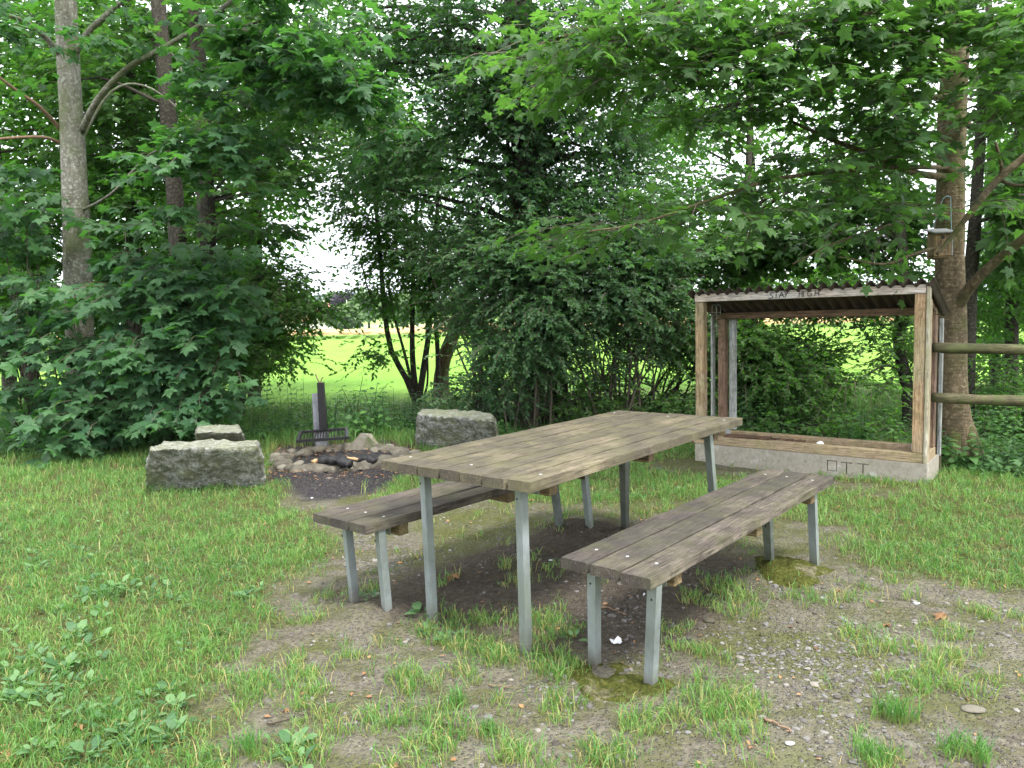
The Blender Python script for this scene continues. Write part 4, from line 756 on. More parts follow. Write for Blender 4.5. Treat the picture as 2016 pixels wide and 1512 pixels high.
# concrete footings
def dome(name, label, cat, c, rx, ry, h, mat, seed, rz=0., sub=40):
    n = sub; b = MB(); V = []; F = []
    for i in range(n+1):
        r_ = i/n
        for j in range(n*2):
            a = j/(n*2)*2*math.pi; e = 1+.5*(mnoise.noise(Vector((math.cos(a)*1.4+seed, math.sin(a)*1.4, 3))))
            x, y = math.cos(a)*r_*rx*e, math.sin(a)*r_*ry*e; z = h*(1-r_**2.2)-.05*(r_ > .99)+.034*(mnoise.noise(Vector((x*9+seed, y*9, 1))))+.007*mnoise.noise(Vector((x*34, y*34, seed)))-.012
            V.append((x, y, z))
    m = n*2
    F = [(i*m+j, (i+1)*m+j, (i+1)*m+(j+1) % m, i*m+(j+1) % m) for i in range(n) for j in range(m)]; b.add(V, F)
    t = b.obj(name, mat, None, True, loc=tuple(c), rot=(0, 0, rz)); return tag(t, label, cat)
for u, v, rx, ry, h, s_, lab in [(1553, 1122, .27, .23, .06, 3, 'mossy concrete footing under the far legs of the right bench'), (1262, 1352, .36, .19, .035, 8, 'flat moss stained concrete footing under the near legs of the right bench')]:
    q = P(u, v); dome('concrete_footing', lab, 'footing', (q[0], q[1], float(gz(q[0], q[1]))-.01), rx, ry, h, M['mossy'], s_, -.6)

# ------------------------------------------------------------------ shelter
SY = -.6857; SO = np.array([3.289, 5.893, 0]); SW, SD, SZ = 1.989, .50, .178
sh = thing('open_shelter', 'open wooden shelter frame on a concrete plinth under a corrugated roof', 'shelter', tuple(SO), SY)
def bx(name, mat, a0, a1, b0, b1, z0, z1, parent=sh, bev=.004, rot=None):
    c = ((a0+a1)/2, (b0+b1)/2, (z0+z1)/2); b = MB(); b.box((0, 0, 0), (a1-a0, b1-b0, z1-z0), bev=bev); return b.obj(name, mat, parent, loc=c, rot=rot)
# plinth with sunk letters: a grid front face whose stroke cells are pushed back
strokes = []
def sk(a0, a1, z0, z1): strokes.append((a0, a1, z0, z1))
for z0, z1 in ((.046, .053), (.130, .138)): sk(-.766, -.681, z0, z1)
for a0, a1 in ((-.766, -.758), (-.689, -.681)): sk(a0, a1, .053, .130)
sk(-.653, -.560, .126, .134); sk(-.611, -.601, .030, .126); sk(-.521, -.431, .127, .135); sk(-.480, -.470, .038, .127)
xs = sorted({-SW, 0.}|{s for k in strokes for s in k[:2]}|set(np.round(np.arange(-SW, 0, .16), 3))); zs = sorted({-.08, SZ}|{s for k in strokes for s in k[2:]}); b = MB()
cut = lambda x, z: .022 if any(s[0] < x < s[1] and s[2] < z < s[3] for s in strokes) else 0.
nx_, nz_ = len(xs)-1, len(zs)-1; dep = [[cut((xs[i]+xs[i+1])/2, (zs[j]+zs[j+1])/2) for j in range(nz_)] for i in range(nx_)]
for i in range(nx_):
    for j in range(nz_):
        d = dep[i][j]; x0, x1, z0, z1 = xs[i], xs[i+1], zs[j], zs[j+1]; b.add([(x0, d, z0), (x1, d, z0), (x1, d, z1), (x0, d, z1)], [(0, 1, 2, 3)])
        if i+1 < nx_ and dep[i+1][j] != d: e = dep[i+1][j]; b.add([(x1, d, z0), (x1, e, z0), (x1, e, z1), (x1, d, z1)], [(0, 1, 2, 3)])
        if j+1 < nz_ and dep[i][j+1] != d: e = dep[i][j+1]; b.add([(x0, d, z1), (x1, d, z1), (x1, e, z1), (x0, e, z1)], [(0, 1, 2, 3)])
b.add([(-SW, 0, -.08), (0, 0, -.08), (0, SD, -.08), (-SW, SD, -.08), (-SW, 0, SZ), (0, 0, SZ), (0, SD, SZ), (-SW, SD, SZ)], [(1, 2, 6, 5), (2, 3, 7, 6), (3, 0, 4, 7), (4, 5, 6, 7)])
pl = b.mesh('plinth', M['concrete']); bm = bmesh.new(); bm.from_mesh(pl); bmesh.ops.remove_doubles(bm, verts=bm.verts, dist=1e-5); bmesh.ops.recalc_face_normals(bm, faces=bm.faces); bm.to_mesh(pl); bm.free(); link('plinth', pl, sh)
z0 = SZ+.002
bx('front_sill', M['larch_x'], -SW-.02, -.03, .012, .095, z0, z0+.078); bx('rear_sill', M['larch_x'], -SW+.02, -.03, SD-.085, SD-.005, z0, z0+.078)
bx('end_sill', M['larch_x'], -.085, -.012, .097, SD-.087, z0, z0+.076); bx('end_sill', M['larch_x'], -SW-.0, -SW+.075, .097, SD-.087, z0, z0+.076)
ZT = 1.606
pst = bx('front_post', M['larch_z'], -SW, -SW+.085, .015, .095, z0+.08, ZT-.075, rot=None); bx('front_post', M['larch_z'], -.115, -.034, .015, .095, z0+.080, ZT-.075)
M['greylarch'] = wood_mat('half silvered corner board', (.32, .28, .20), (.55, .51, .43), 2, .5, 0, (.30, .27, .17), mosscol=(.24, .24, .12))
bx('corner_board', M['greylarch'], -.030, -.004, .004, .070, z0-.004, ZT+.0); bx('corner_board', M['larch_z'], -.028, -.006, .073, .125, z0+.0, ZT-.12)
bx('rear_post', M['brown_z'], -SW+.05, -SW+.125, SD-.085, SD-.01, z0+.08, 1.36); bx('rear_post', M['brown_z'], -.085, -.02, SD-.14, SD-.05, z0+.08, 1.36)
bx('rear_board', M['grey_z'], -SW+.14, -SW+.215, SD-.03, SD-.008, z0+.085, 1.36); bx('side_board', M['grey_z'], -SW-.02, -SW+.0, SD-.10, SD-.03, z0+.085, 1.38)
bx('side_board', M['grey_z'], -.022, .006, SD+.015, SD+.06, .165, 1.33)
lin = bx('lintel', M['grey_x'], -SW-.002, -.034, .008, .085, ZT-.073, ZT); rb = bx('rear_beam', M['brown_x'], -SW+.02, -.03, SD-.09, SD-.01, 1.362, 1.425)
bx('rafter', M['brown_x'], -SW+.01, -SW+.07, .09, SD-.02, 1.44, 1.50, rot=(math.radians(-21), 0, 0)); bx('rafter', M['brown_x'], -.09, -.036, .09, SD-.02, 1.44, 1.50, rot=(math.radians(-21), 0, 0))
bx('soil_fill', M['rot'], -SW+.08, -.09, .098, SD-.088, .14, .205, bev=0)
# hand lettering on the lintel, one mesh
LT = {'S': [[(1, .85), (.6, 1), (.15, .9), (.1, .65), (.5, .5), (.85, .35), (.8, .1), (.4, 0), (-.3, .02)]], 'T': [[(-.2, 1), (1.1, 1.02)], [(.5, 1), (.42, 0)]], 'A': [[(0, 0), (.5, 1), (1, .05)], [(.2, .4), (.85, .42)]], 'Y': [[(0, 1), (.45, .5)], [(1, 1.05), (.45, .5), (.1, -.05)]],
      'H': [[(.1, 1), (0, 0)], [(.9, 1), (.95, 0)], [(.05, .5), (.92, .52)]], 'I': [[(.5, 1), (.45, 0)]], 'G': [[(.95, .85), (.5, 1), (.05, .6), (.1, .15), (.5, 0), (.95, .15), (.95, .42), (.55, .42)]]}
def letters(seq, y, par, thick, mat, name, ox, oz):
    for ch, a, wd, zb, hh in seq:
        b = MB()
        for pl_ in LT[ch]:
            for (x0, y0), (x1, y1) in zip(pl_[:-1], pl_[1:]):
                p0 = np.array([a+x0*wd-ox, zb+y0*hh-oz]); p1 = np.array([a+x1*wd-ox, zb+y1*hh-oz]); d = p1-p0; l_ = np.linalg.norm(d); d = d/l_; n_ = np.array([-d[1], d[0]])*thick/2; p0 = p0-d*thick*.3; p1 = p1+d*thick*.3
                q = [p0-n_, p1-n_, p1+n_, p0+n_]; b.add([(k[0], y, k[1]) for k in q]+[(k[0], y+.0006, k[1]) for k in q], [(0, 1, 2, 3), (4, 7, 6, 5), (0, 4, 5, 1), (1, 5, 6, 2), (2, 6, 7, 3), (3, 7, 4, 0)])
        b.obj(name, mat, par)
lz = ZT-.0365; lc_ = (-SW-.002-.034)/2
letters([('S', -1.272, .032, 1.541, .050), ('T', -1.228, .030, 1.543, .050), ('A', -1.188, .042, 1.545, .044), ('Y', -1.140, .034, 1.546, .048), ('H', -1.016, .030, 1.545, .046), ('I', -.983, .014, 1.545, .046), ('G', -.944, .036, 1.547, .044), ('H', -.882, .036, 1.547, .046)], -.0385-.0012, lin, .008, M['ink'], 'letter', lc_, lz)
# corrugated roof
b = MB(); na = 23*12+1; aa = np.linspace(-SW-.045, .035, na); V = []
for bb in np.linspace(-.055, .63, 9):
    zz = 1.634-.385*(bb+.055)
    for k, a in enumerate(aa): V.append((a, bb+.004*math.sin(a*9), zz+.021*math.cos(2*math.pi*(a+SW)/.092)))
nb_ = 9; F = [(k*na+j, k*na+j+1, (k+1)*na+j+1, (k+1)*na+j) for k in range(nb_-1) for j in range(na-1)]
V2 = [(x, y, z-.004) for x, y, z in V]; n_ = len(V)
b.add(V+V2, F+[tuple(i+n_ for i in f[::-1]) for f in F]+[(j, j+n_, j+1+n_, j+1) for j in range(na-1)]+[((nb_-1)*na+j, (nb_-1)*na+j+1, (nb_-1)*na+j+1+n_, (nb_-1)*na+j+n_) for j in range(na-1)]+[(k*na, (k+1)*na, (k+1)*na+n_, k*na+n_) for k in range(nb_-1)]+[(k*na+na-1, k*na+na-1+n_, (k+1)*na+na-1+n_, (k+1)*na+na-1) for k in range(nb_-1)])
b.obj('corrugated_roof', M['roof'], sh, True)
for a in (-SW+.16, -.17):               # joining plates with bolts
    b = MB(); b.box((0, 0, 0), (.052, .004, .058)); pt = b.obj('joining_plate', M['bolt'], sh, loc=(a, SD-.0885, z0+.062))
    for sx in (-1, 1):
        for sz in (-1, 1): c_ = MB(); c_.tube([(sx*.014, -.002, sz*.016), (sx*.014, -.005, sz*.016)], .0045, 8); c_.obj('screw', M['black'], pt)
b = MB(); wr = .0028                      # wire basket holder at the left post
for k, a in enumerate((0, .045)): b.tube(bez([(a, 0, -.18), (a, 0, .0), (a, 0, .10), (a+.012, .01, .125), (a+.03, .02, .10), (a+.03, .02, .03)], 18), wr, 5)
for z in (.02, .05, -.08, -.13): b.tube(bez([(-.03, -.01, z), (.05, -.02, z), (.07, .02, z), (.05, .06, z), (-.03, .06, z)], 14), wr, 5)
b.obj('wire_holder', M['steel'], sh, loc=(-SW+.115, .14, 1.38))
bx('lower_bracket', M['brown_x'], -SW-.09, -SW-.02, .10, .13, .16, .21)
# things lying on the sill
sz_ = z0+.079
def lying(name, label, cat, a, bb, z, dims, rz, mat, seed, group=None, rx=0.):
    q = SO+rotz(SY)@np.array([a, bb, 0]); b = MB(); n = 14; L_, W_, H_ = dims; V = []; r = np.random.default_rng(seed)
    for k, x in enumerate(np.linspace(-L_/2, L_/2, n)):
        e = r.normal(0, .12, 4); V += [(x, -W_/2*(1+e[0]), -H_/2), (x, W_/2*(1+e[1]), -H_/2), (x, W_/2*(1+e[2]*.6), H_/2*(1+e[3])), (x, -W_/2, H_/2*(1+e[1]))]
    b.add(V, [(k*4+j, (k+1)*4+j, (k+1)*4+(j+1) % 4, k*4+(j+1) % 4) for k in range(n-1) for j in range(4)]+[(0, 1, 2, 3), ((n-1)*4+3, (n-1)*4+2, (n-1)*4+1, (n-1)*4)])
    return tag(b.obj(name, mat, None, loc=(q[0], q[1], z), rot=(rx, 0, SY+rz)), label, cat, group)
lying('rotten_board', 'thin rotten board jutting over the shelter sill', 'board', -1.50, .085, sz_+.012, (.42, .10, .012), .06, M['rot'], 1, rx=.05)
lying('wood_block', 'small cut wood block standing on the shelter sill', 'wood block', -1.42, .17, SZ+.05, (.06, .05, .09), .3, M['fresh'], 2)
lying('rotten_board', 'crumbling dark bark lump in the middle of the shelter floor', 'board', -1.16, .16, SZ+.055, (.30, .09, .06), .1, M['rot'], 3)
lying('rotten_board', 'flat strip of rotten wood further right on the shelter floor', 'board', -.72, .22, SZ+.03, (.55, .12, .03), -.05, M['rot'], 4)
q = SO+rotz(SY)@np.array([-.86, .11, 0]); b = MB(); b.add([(-.03, -.02, 0), (.03, -.02, .004), (.035, .02, .02), (-.02, .025, .012), (0, 0, .03)], [(0, 1, 4), (1, 2, 4), (2, 3, 4), (3, 0, 4)]); tag(b.obj('paper_scrap', M['paper'], None, loc=(q[0], q[1], sz_-.01)), 'white paper scrap on the shelter floor beside the bark', 'paper')

# ------------------------------------------------------------------ fence on the right
fp = PD(1852, 900, 6.25); fn = thing('wooden_fence', 'green stained fence of a square post and two half round rails', 'fence', (fp[0], 6.25, 0))
def rel(o, q): return np.array(q)-np.array(o.location)
tp = rel(fn, PD(1857, 655, 6.25)); b = MB(); b.box((0, 0, 0), (.11, .10, tp[2]+.3), bev=.01); b.obj('post', M['fencez'], fn, loc=(tp[0], 0.12, (tp[2]+.0)/2-.15))
for v0, v1 in ((684, 687), (783, 792)):
    a = rel(fn, PD(1838, v0, 6.12)); c = rel(fn, PD(2300, v1+8, 6.12)); pts = np.linspace(a, c, 16)+RNG.normal(0, .002, (16, 3))
    b = MB(); b.tube([(p-pts.mean(0)) for p in pts], .042+RNG.normal(0, .0015, 16), 14, .28, v0); b.obj('rail', M['fence'], fn, True, loc=tuple(pts.mean(0)))
b = MB(); b.box((0, 0, 0), (.10, .10, 1.35), bev=.01); a = rel(fn, PD(2180, 900, 6.2)); b.obj('post', M['fencez'], fn, loc=(a[0], .06, .45))
wf = thing('wire_fence', 'rusty wire mesh fence in the leaves under the right rails', 'fence', tuple(G3(1900, 7.6))); b = MB()
for k in range(26): b.tube([(k*.1, 0, 0), (k*.1, 0, .95)], .0013, 4)
for z in (.1, .25, .4, .55, .7, .92): b.tube([(0, 0, z), (1.3, .02, z-.02), (2.5, 0, z)], .0015, 4)
b.obj('wire_mesh', M['black'], wf)

# ------------------------------------------------------------------ nest box
q0 = PD(1855, 500, 6.46); nb = thing('nest_box', 'wooden nest box with a black number hanging by a blue cord', 'nest box', tuple(q0), -.15)
def nx2(name, mat, c, sz, bev=.002, rot=None, par=nb): b = MB(); b.box((0, 0, 0), sz, bev=bev); return b.obj(name, mat, par, loc=c, rot=rot)
fr = nx2('front_board', M['boxwood'], (0, 0, .085), (.135, .016, .20)); nx2('side_board', M['boxwood'], (-.060, .075, .085), (.015, .13, .19)); nx2('side_board', M['grey_z'], (.0765, .07, .09), (.014, .15, .21)); nx2('floor_board', M['boxwood'], (0, .075, -.022), (.12, .13, .015)); nx2('back_board', M['boxwood'], (0, .15, .09), (.13, .015, .24))
nx2('roof', M['boxroof'], (.0, .055, .2), (.185, .24, .012), rot=(.22, 0, 0)); b = MB(); b.tube([(0, -.0088, 0), (0, -.0098, 0)], .016, 16); b.obj('entrance_hole', M['black'], fr, loc=(.0, 0, .055))
LT['1'] = [[(0, .75), (.5, 1), (.5, 0)]]; LT['8'] = [[(.5, .52), (.15, .75), (.45, 1), (.85, .8), (.5, .52), (.1, .25), (.45, 0), (.9, .25), (.5, .52)]]; LT['/'] = [[(0, 0), (1, 1)]]; LT['-'] = [[(0, .5), (1, .5)]]
letters([('/', -.048, .02, -.02, .03), ('1', -.038, .014, -.048, .042), ('8', .018, .03, -.045, .052), ('-', -.02, .05, -.078, .02)], -.0095, fr, .005, M['ink'], 'painted_figure', 0, 0)
b = MB(); tpp = PD(1862, 386, 6.50)-q0; pts = [np.array([-.08, .02, .2]), tpp+np.array([-.03, 0, -.02]), tpp, tpp+np.array([.03, 0, -.01]), np.array([.088, .05, .2])]; b.tube([pts[0], pts[1]], .0035, 5); b.tube(pts[1:4], .0035, 5); b.tube([pts[3], pts[4]], .0035, 5); b.obj('cord', M['rope'], nb)

# ------------------------------------------------------------------ granite blocks
def block(name, label, verts8, seed, rough=.02, grooves=(), mat=None, n=22, cat='boulder', group='granite seat blocks around the fire pit'):
    """verts8: bottom ring then top ring (4+4) in world coordinates"""
    v8 = np.array(verts8, float); o = v8[:4].mean(0); v8 = v8-o; V = []; F = []; idx = {}
    def pt(a, c, e):
        w0 = (1-a)*(1-c); w1 = a*(1-c); w2 = a*c; w3 = (1-a)*c; return (1-e)*(w0*v8[0]+w1*v8[1]+w2*v8[2]+w3*v8[3])+e*(w0*v8[4]+w1*v8[5]+w2*v8[6]+w3*v8[7])
    def vid(i, j, k):
        if (i, j, k) not in idx:
            a, c, e = i/n, j/n, k/n; p = pt(a, c, e); cen = pt(.5, .5, .5)
            nn = np.array([0., 0, 0]); ed = 0
            if i in (0, n): nn += (pt(1, .5, .5)-pt(0, .5, .5))*(1 if i else -1)/np.linalg.norm(pt(1, .5, .5)-pt(0, .5, .5)); ed += 1
            if j in (0, n): nn += (pt(.5, 1, .5)-pt(.5, 0, .5))*(1 if j else -1)/np.linalg.norm(pt(.5, 1, .5)-pt(.5, 0, .5)); ed += 1
            if k in (0, n): nn += np.array([0, 0, 1. if k else -1.]); ed += 1
            nn /= np.linalg.norm(nn); q = Vector(p*4+seed); f = .35 if k == n and ed == 1 else 1.
            d = f*rough*(1.2*mnoise.noise(q)+.9*mnoise.noise(q*2.7)+1.1*abs(mnoise.noise(q*5))+.6*mnoise.noise(q*13))-(.007, .014)[min(1, max(0, ed-2))]*(ed > 1)*(.7+.9*mnoise.noise(q*2))
            for ga in grooves:
                if j == 0 and abs(a-ga) < .6/n and e > .42: d -= .014
            idx[(i, j, k)] = len(V); V.append(p+nn*d)
        return idx[(i, j, k)]
    for a in range(n):
        for c in range(n):
            for s_ in (0, n):
                for f in ([(s_, a, c), (s_, a+1, c), (s_, a+1, c+1), (s_, a, c+1)], [(a, s_, c), (a+1, s_, c), (a+1, s_, c+1), (a, s_, c+1)], [(a, c, s_), (a+1, c, s_), (a+1, c+1, s_), (a, c+1, s_)]): F.append(tuple(vid(*g) for g in f))
    b = MB(); b.add(V, F); t = b.obj(name, mat or M['granite'], None, True, loc=tuple(o)); return tag(t, label, cat, group)
def quad(pix, z): return [P(u, v, z) for u, v in pix]
# near left, near right, far right, far left
block('granite_block', 'large rough granite block standing in the grass at the left', quad([(289, 972), (522, 968), (516, 905), (300, 905)], -.04)+quad([(292, 886), (505, 878), (505, 866), (330, 870)], .41), 3., .026)
block('granite_block', 'small granite block half hidden behind the larger left block', quad([(388, 893), (480, 893), (474, 862), (386, 862)], -.03)+quad([(388, 852), (477, 852), (466, 837), (391, 838)], .39), 9., .022)
block('granite_block', 'granite block with a row of drill grooves beyond the table', quad([(818, 886), (985, 896), (990, 858), (835, 852)], -.03)+quad([(822, 816), (972, 828), (965, 812), (830, 803)], .40), 14., .026, (.1, .2, .32, .42, .55))

# ------------------------------------------------------------------ fire pit
def rock_mesh(seed, sub=2, mat=None, flat=.7):
    bm = bmesh.new(); bmesh.ops.create_icosphere(bm, subdivisions=sub, radius=1); r = np.random.default_rng(seed); sc = r.uniform(.7, 1.25, 3)*np.array([1, 1, flat])
    for v in bm.verts:
        q = v.co.copy(); d = 1+.28*mnoise.noise(q*1.1+Vector((seed*3.1, 0, 0)))+.10*mnoise.noise(q*3+Vector((seed, 5, 0)))
        v.co = Vector((q.x*sc[0]*d, q.y*sc[1]*d, q.z*sc[2]*d))
    me = bpy.data.meshes.new('stone'); bm.to_mesh(me); bm.free(); me.polygons.foreach_set('use_smooth', [True]*len(me.polygons)); me.materials.append(mat or M['stone']); return me
ROCKS = [rock_mesh(k, 2) for k in range(9)]
pc = P(672, 905); pit = thing('fire_pit', 'ring of mortared fieldstones with ash and charred wood inside', 'fire pit', (pc[0], pc[1], 0)); RX, RY = .62, .60
b = MB(); V = []; n1, n2 = 72, 12
for i in range(n1):
    a = i/n1*2*math.pi; e = 1+.12*mnoise.noise(Vector((math.cos(a)*1.5, math.sin(a)*1.5, 2)))
    for j in range(n2):
        c = j/n2*2*math.pi; rr = .085*(1+.45*mnoise.noise(Vector((math.cos(a)*4, math.sin(a)*4, c)))); V.append((math.cos(a)*(RX*e+math.cos(c)*rr), math.sin(a)*(RY*e+math.cos(c)*rr), math.sin(c)*rr*.75+.0+.012*mnoise.noise(Vector((a*9, c*3, 0)))))
b.add(V, [(i*n2+j, ((i+1) % n1)*n2+j, ((i+1) % n1)*n2+(j+1) % n2, i*n2+(j+1) % n2) for i in range(n1) for j in range(n2)]); M['mortar'] = simple('sooty mortar', (.045, .04, .03), (.15, .135, .105), 14, .95, .8, 0, 6, .02); b.obj('mortar_ring', M['mortar'], pit, True)
r = np.random.default_rng(21)
for k in range(64):
    a = k/64*2*math.pi*1.0+r.normal(0, .06); e = 1+.12*mnoise.noise(Vector((math.cos(a)*1.5, math.sin(a)*1.5, 2))); s = r.uniform(.035, .085); rad = 1+r.uniform(-.16, .2)
    link('stone', ROCKS[r.integers(9)], pit, (math.cos(a)*RX*e*rad, math.sin(a)*RY*e*rad, r.uniform(-.01, .045)), (r.uniform(-.4, .4), r.uniform(-.4, .4), r.uniform(0, 6))).scale = (s*r.uniform(.8, 1.4), s, s*r.uniform(.7, 1.1))
for k in range(46):
    s = r.uniform(.015, .035); a = r.uniform(0, 6.28); d = r.uniform(.7, 1.1)
    link('stone', ROCKS[r.integers(9)], pit, (math.cos(a)*RX*d*1.1, math.sin(a)*RY*d*1.1, .02), (0, 0, r.uniform(0, 6))).scale = (s, s, s*.7)
bg_ = P(708, 896)-np.array([pc[0], pc[1], 0]); b = MB(); V = [(-.28, 0, -.02), (.23, -.02, -.02), (.20, .10, -.02), (-.25, .10, -.02), (.02, -.0, .20), (.08, .05, .185), (-.04, .06, .195)]
b.add(V, [(0, 1, 4), (1, 5, 4), (1, 2, 5), (2, 6, 5), (2, 3, 6), (3, 0, 4), (3, 4, 6), (4, 5, 6)]); sl_ = b.obj('leaning_slab', M['stone'], pit, loc=(bg_[0], bg_[1]+.25, 0))
dome('ash_bed', None, None, (0, 0, .0), .56, .54, .05, M['char'], 5).parent = pit
lk = P(672, 905)
def log(name, label, u0, v0, u1, v1, z, r0, mat, group=None, cat='log', sides=9):
    a = P(u0, v0, z); c = P(u1, v1, z); m = (a+c)/2; b = MB(); n = 12; pts = np.linspace(a-m, c-m, n); pts[:, 2] += np.sin(np.linspace(0, 3.1, n))*r0*.5+RNG.normal(0, r0*.1, n)
    b.tube(pts, r0*(1+.25*np.sin(np.arange(n)*1.7)+.1*RNG.random(n)), sides, .35, u0); return tag(b.obj(name, mat, None, True, loc=tuple(m)), label, cat, group)
log('charred_log', 'thick black charred log lying across the fire pit', 632, 908, 690, 914, .085, .042, M['char'], 'burnt wood in the fire pit')
log('charred_log', 'crumbled black log end at the right side of the fire pit', 705, 905, 738, 908, .07, .035, M['char'], 'burnt wood in the fire pit')
log('firewood', 'pale unburnt split wood on the charred log', 674, 903, 704, 905, .115, .016, M['fresh'], 'burnt wood in the fire pit', 'firewood', 5)
log('firewood', 'small pale wood chunk at the left in the fire pit', 616, 911, 628, 909, .08, .022, M['fresh'], 'burnt wood in the fire pit', 'firewood', 5)
# swivel grill
gb = P(634, 884); gr_ = thing('swivel_grill', 'sooty swivel grill post with hanging grate behind the fire pit', 'grill', (gb[0], gb[1], 0)); gy = gb[1]
def zrel(u, v, y): return PD(u, v, y)-np.array([gb[0], gb[1], 0])
a = zrel(633, 840, gy); b = MB(); b.box((a[0]+.0, .0, .09), (.125, .115, .24), bev=.004); b.obj('base_post', M['postgrey'], gr_)
a = zrel(625, 785, gy+.05); b = MB(); V0 = zrel(623, 786, gy+.06); b.box((V0[0], .075, .32), (.085, .09, .62), bev=.004); b.obj('rear_post', M['postgrey'], gr_)
a0 = zrel(632, 753, gy-.02); a1 = zrel(638, 842, gy-.02); b = MB(); pts = [(a1[0], -.02, a1[2]-.02), (a0[0], -.02, a0[2])]
for hw, zz, x in ((.052, pts[0][2], pts[0][0]), (.036, pts[1][2], pts[1][0])): pass
x0, z0_, x1, z1_ = a1[0], a1[2]-.02, a0[0], a0[2]
b.add([(x0-.040, -.078, z0_), (x0+.040, -.078, z0_), (x0+.040, .0, z0_), (x0-.040, .0, z0_), (x1-.034, -.07, z1_), (x1+.034, -.07, z1_), (x1+.034, -.0, z1_), (x1-.034, -.0, z1_)], [(0, 1, 5, 4), (1, 2, 6, 5), (2, 3, 7, 6), (3, 0, 4, 7), (4, 5, 6, 7), (0, 3, 2, 1)]); b.obj('sliding_sleeve', M['black'], gr_)
b = MB(); b.tube(bez([(x1-.01, -.03, z1_-.01), (x1-.04, -.03, z1_+.05), (x1-.055, -.03, z1_+.10)], 6), .008, 6); b.tube(bez([(x1+.0, -.03, z1_), (x1+.01, -.03, z1_+.04), (x1+.03, -.03, z1_+.06)], 6), .007, 6); b.obj('hook', M['deadtwig'], gr_)
cr_ = [P(586, 869, .20), P(684, 862, .215), P(682, 844, .225), P(592, 851, .212)]; cr_ = [c-np.array([gb[0], gb[1], 0]) for c in cr_]; b = MB()
for i in range(4):
    p0, p1 = cr_[i], cr_[(i+1) % 4]; d = p1-p0; l_ = np.linalg.norm(d); d /= l_; sx = np.cross(d, (0, 0, 1)); R_ = np.stack([d, sx, np.cross(sx, d)], 1); b.box((p0+p1)/2, (l_+.03, .03, .03), R=R_)
gf = b.obj('grate_frame', M['black'], gr_)
for k in range(17):
    t_ = (k+.8)/17.6; p0 = cr_[0]*(1-t_)+cr_[1]*t_; p1 = cr_[3]*(1-t_)+cr_[2]*t_; b = MB(); b.tube(bez([p0, (p0+p1)/2-np.array([-.0, 0, .02]), p1], 6), .006, 5); b.obj('bar', M['black'], gf)
b = MB(); m = (cr_[2]+cr_[3])/2; b.tube([m, (x0, -.07, z0_+.06)], .014, 6); b.obj('arm', M['black'], gr_)

# ------------------------------------------------------------------ grass blades
def blades(rng, x, y, h, w_, lean, c):
    n = len(x); z = gz(x, y)-.004; a = rng.uniform(0, 6.28, n); ld = np.stack([np.cos(a), np.sin(a)], 1)*lean[:, None]; f = rng.uniform(0, 6.28, n); s = np.stack([np.cos(f), np.sin(f), f*0], 1)*w_[:, None]
    b0 = np.stack([x, y, z], 1); md = b0+np.concatenate([ld*.35, (.58*h)[:, None]], 1); tp = b0+np.concatenate([ld, (h*(1-.35*np.clip(lean/h, 0, 1.5)))[:, None]], 1)
    V = np.stack([b0-s, b0+s, md-s*.8, md+s*.8, tp], 1).reshape(-1, 3)
    T_ = (np.array([(0, 1, 3), (0, 3, 2), (2, 3, 4)])[None]+(np.arange(n)*5)[:, None, None]).reshape(-1, 3)
    return V, T_, np.repeat(c, 5), np.tile([0, 0, .6, .6, 1.], n)
rng = np.random.default_rng(5)
def sample(n, y0, y1, pw=1.):
    y = (y0**(2-pw)+rng.random(n)*(y1**(2-pw)-y0**(2-pw)))**(1/(2-pw)); return rng.uniform(-.86, .86, n)*y, y
def avoid(x, y):
    k = np.ones(len(x), bool)
    for q, rr in ((pc, .66),): k &= ((x-q[0])**2+(y-q[1])**2) > rr**2
    lx = (x-SO[0])*math.cos(SY)+(y-SO[1])*math.sin(SY); ly = -(x-SO[0])*math.sin(SY)+(y-SO[1])*math.cos(SY)
    k &= ~((lx > -SW) & (lx < 0) & (ly > -.0) & (ly < SD)); return k
N = 43000; x, y = sample(N, 2.1, 10.5, 1.15); so2 = soilness(x, y); tf = tuftness(x, y); dn = (fbm(x, y, 3.5, 50, 3))
prob = np.clip((1-so2)*(.72+.9*(dn-.45)), 0, 1)
prob = np.maximum(prob, tf*np.clip((fbm(x, y, 7, 55, 3)-.42)*8, 0, 1)*1.6); prob = np.maximum(prob, .05*np.clip((dn-.5)*8, 0, 1)*so2)
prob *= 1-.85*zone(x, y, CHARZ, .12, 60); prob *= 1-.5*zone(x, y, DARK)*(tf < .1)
k = (rng.random(N) < prob) & avoid(x, y); x, y, so2, tf = x[k], y[k], so2[k], tf[k]
nbl = 9; m = len(x)*nbl; xx = np.repeat(x, nbl)+rng.normal(0, .017, m); yy = np.repeat(y, nbl)+rng.normal(0, .017, m)
lawn = np.repeat(1-so2, nbl); hb = np.repeat(rng.uniform(.6, 1.3, len(x)), nbl)*(.75+.7*fbm(xx, yy, 1.5, 90, 3))
h = hb*rng.uniform(.35, 1.15, m)*(.068-.004*lawn)*(1+.12*np.clip(yy-5, 0, 4)); h = np.where(yy > 7.8, h*(1+.5*np.clip(yy-7.8, 0, 1.)), h)
c = np.clip(.42*np.repeat(rng.random(len(x)), nbl)+.50*rng.random(m)+.35*(fbm(xx, yy, 1.2, 95, 3)-.5), 0, 1); c = np.where(rng.random(m) < .09+.13*(1-lawn), rng.uniform(.9, 1, m), np.minimum(c, .82))
V, T_, ca, ha = blades(rng, xx, yy, h, rng.uniform(.0011, .0024, m)*(1+.10*np.clip(yy-3, 0, 6)), h*rng.uniform(.15, 1.1, m), c)
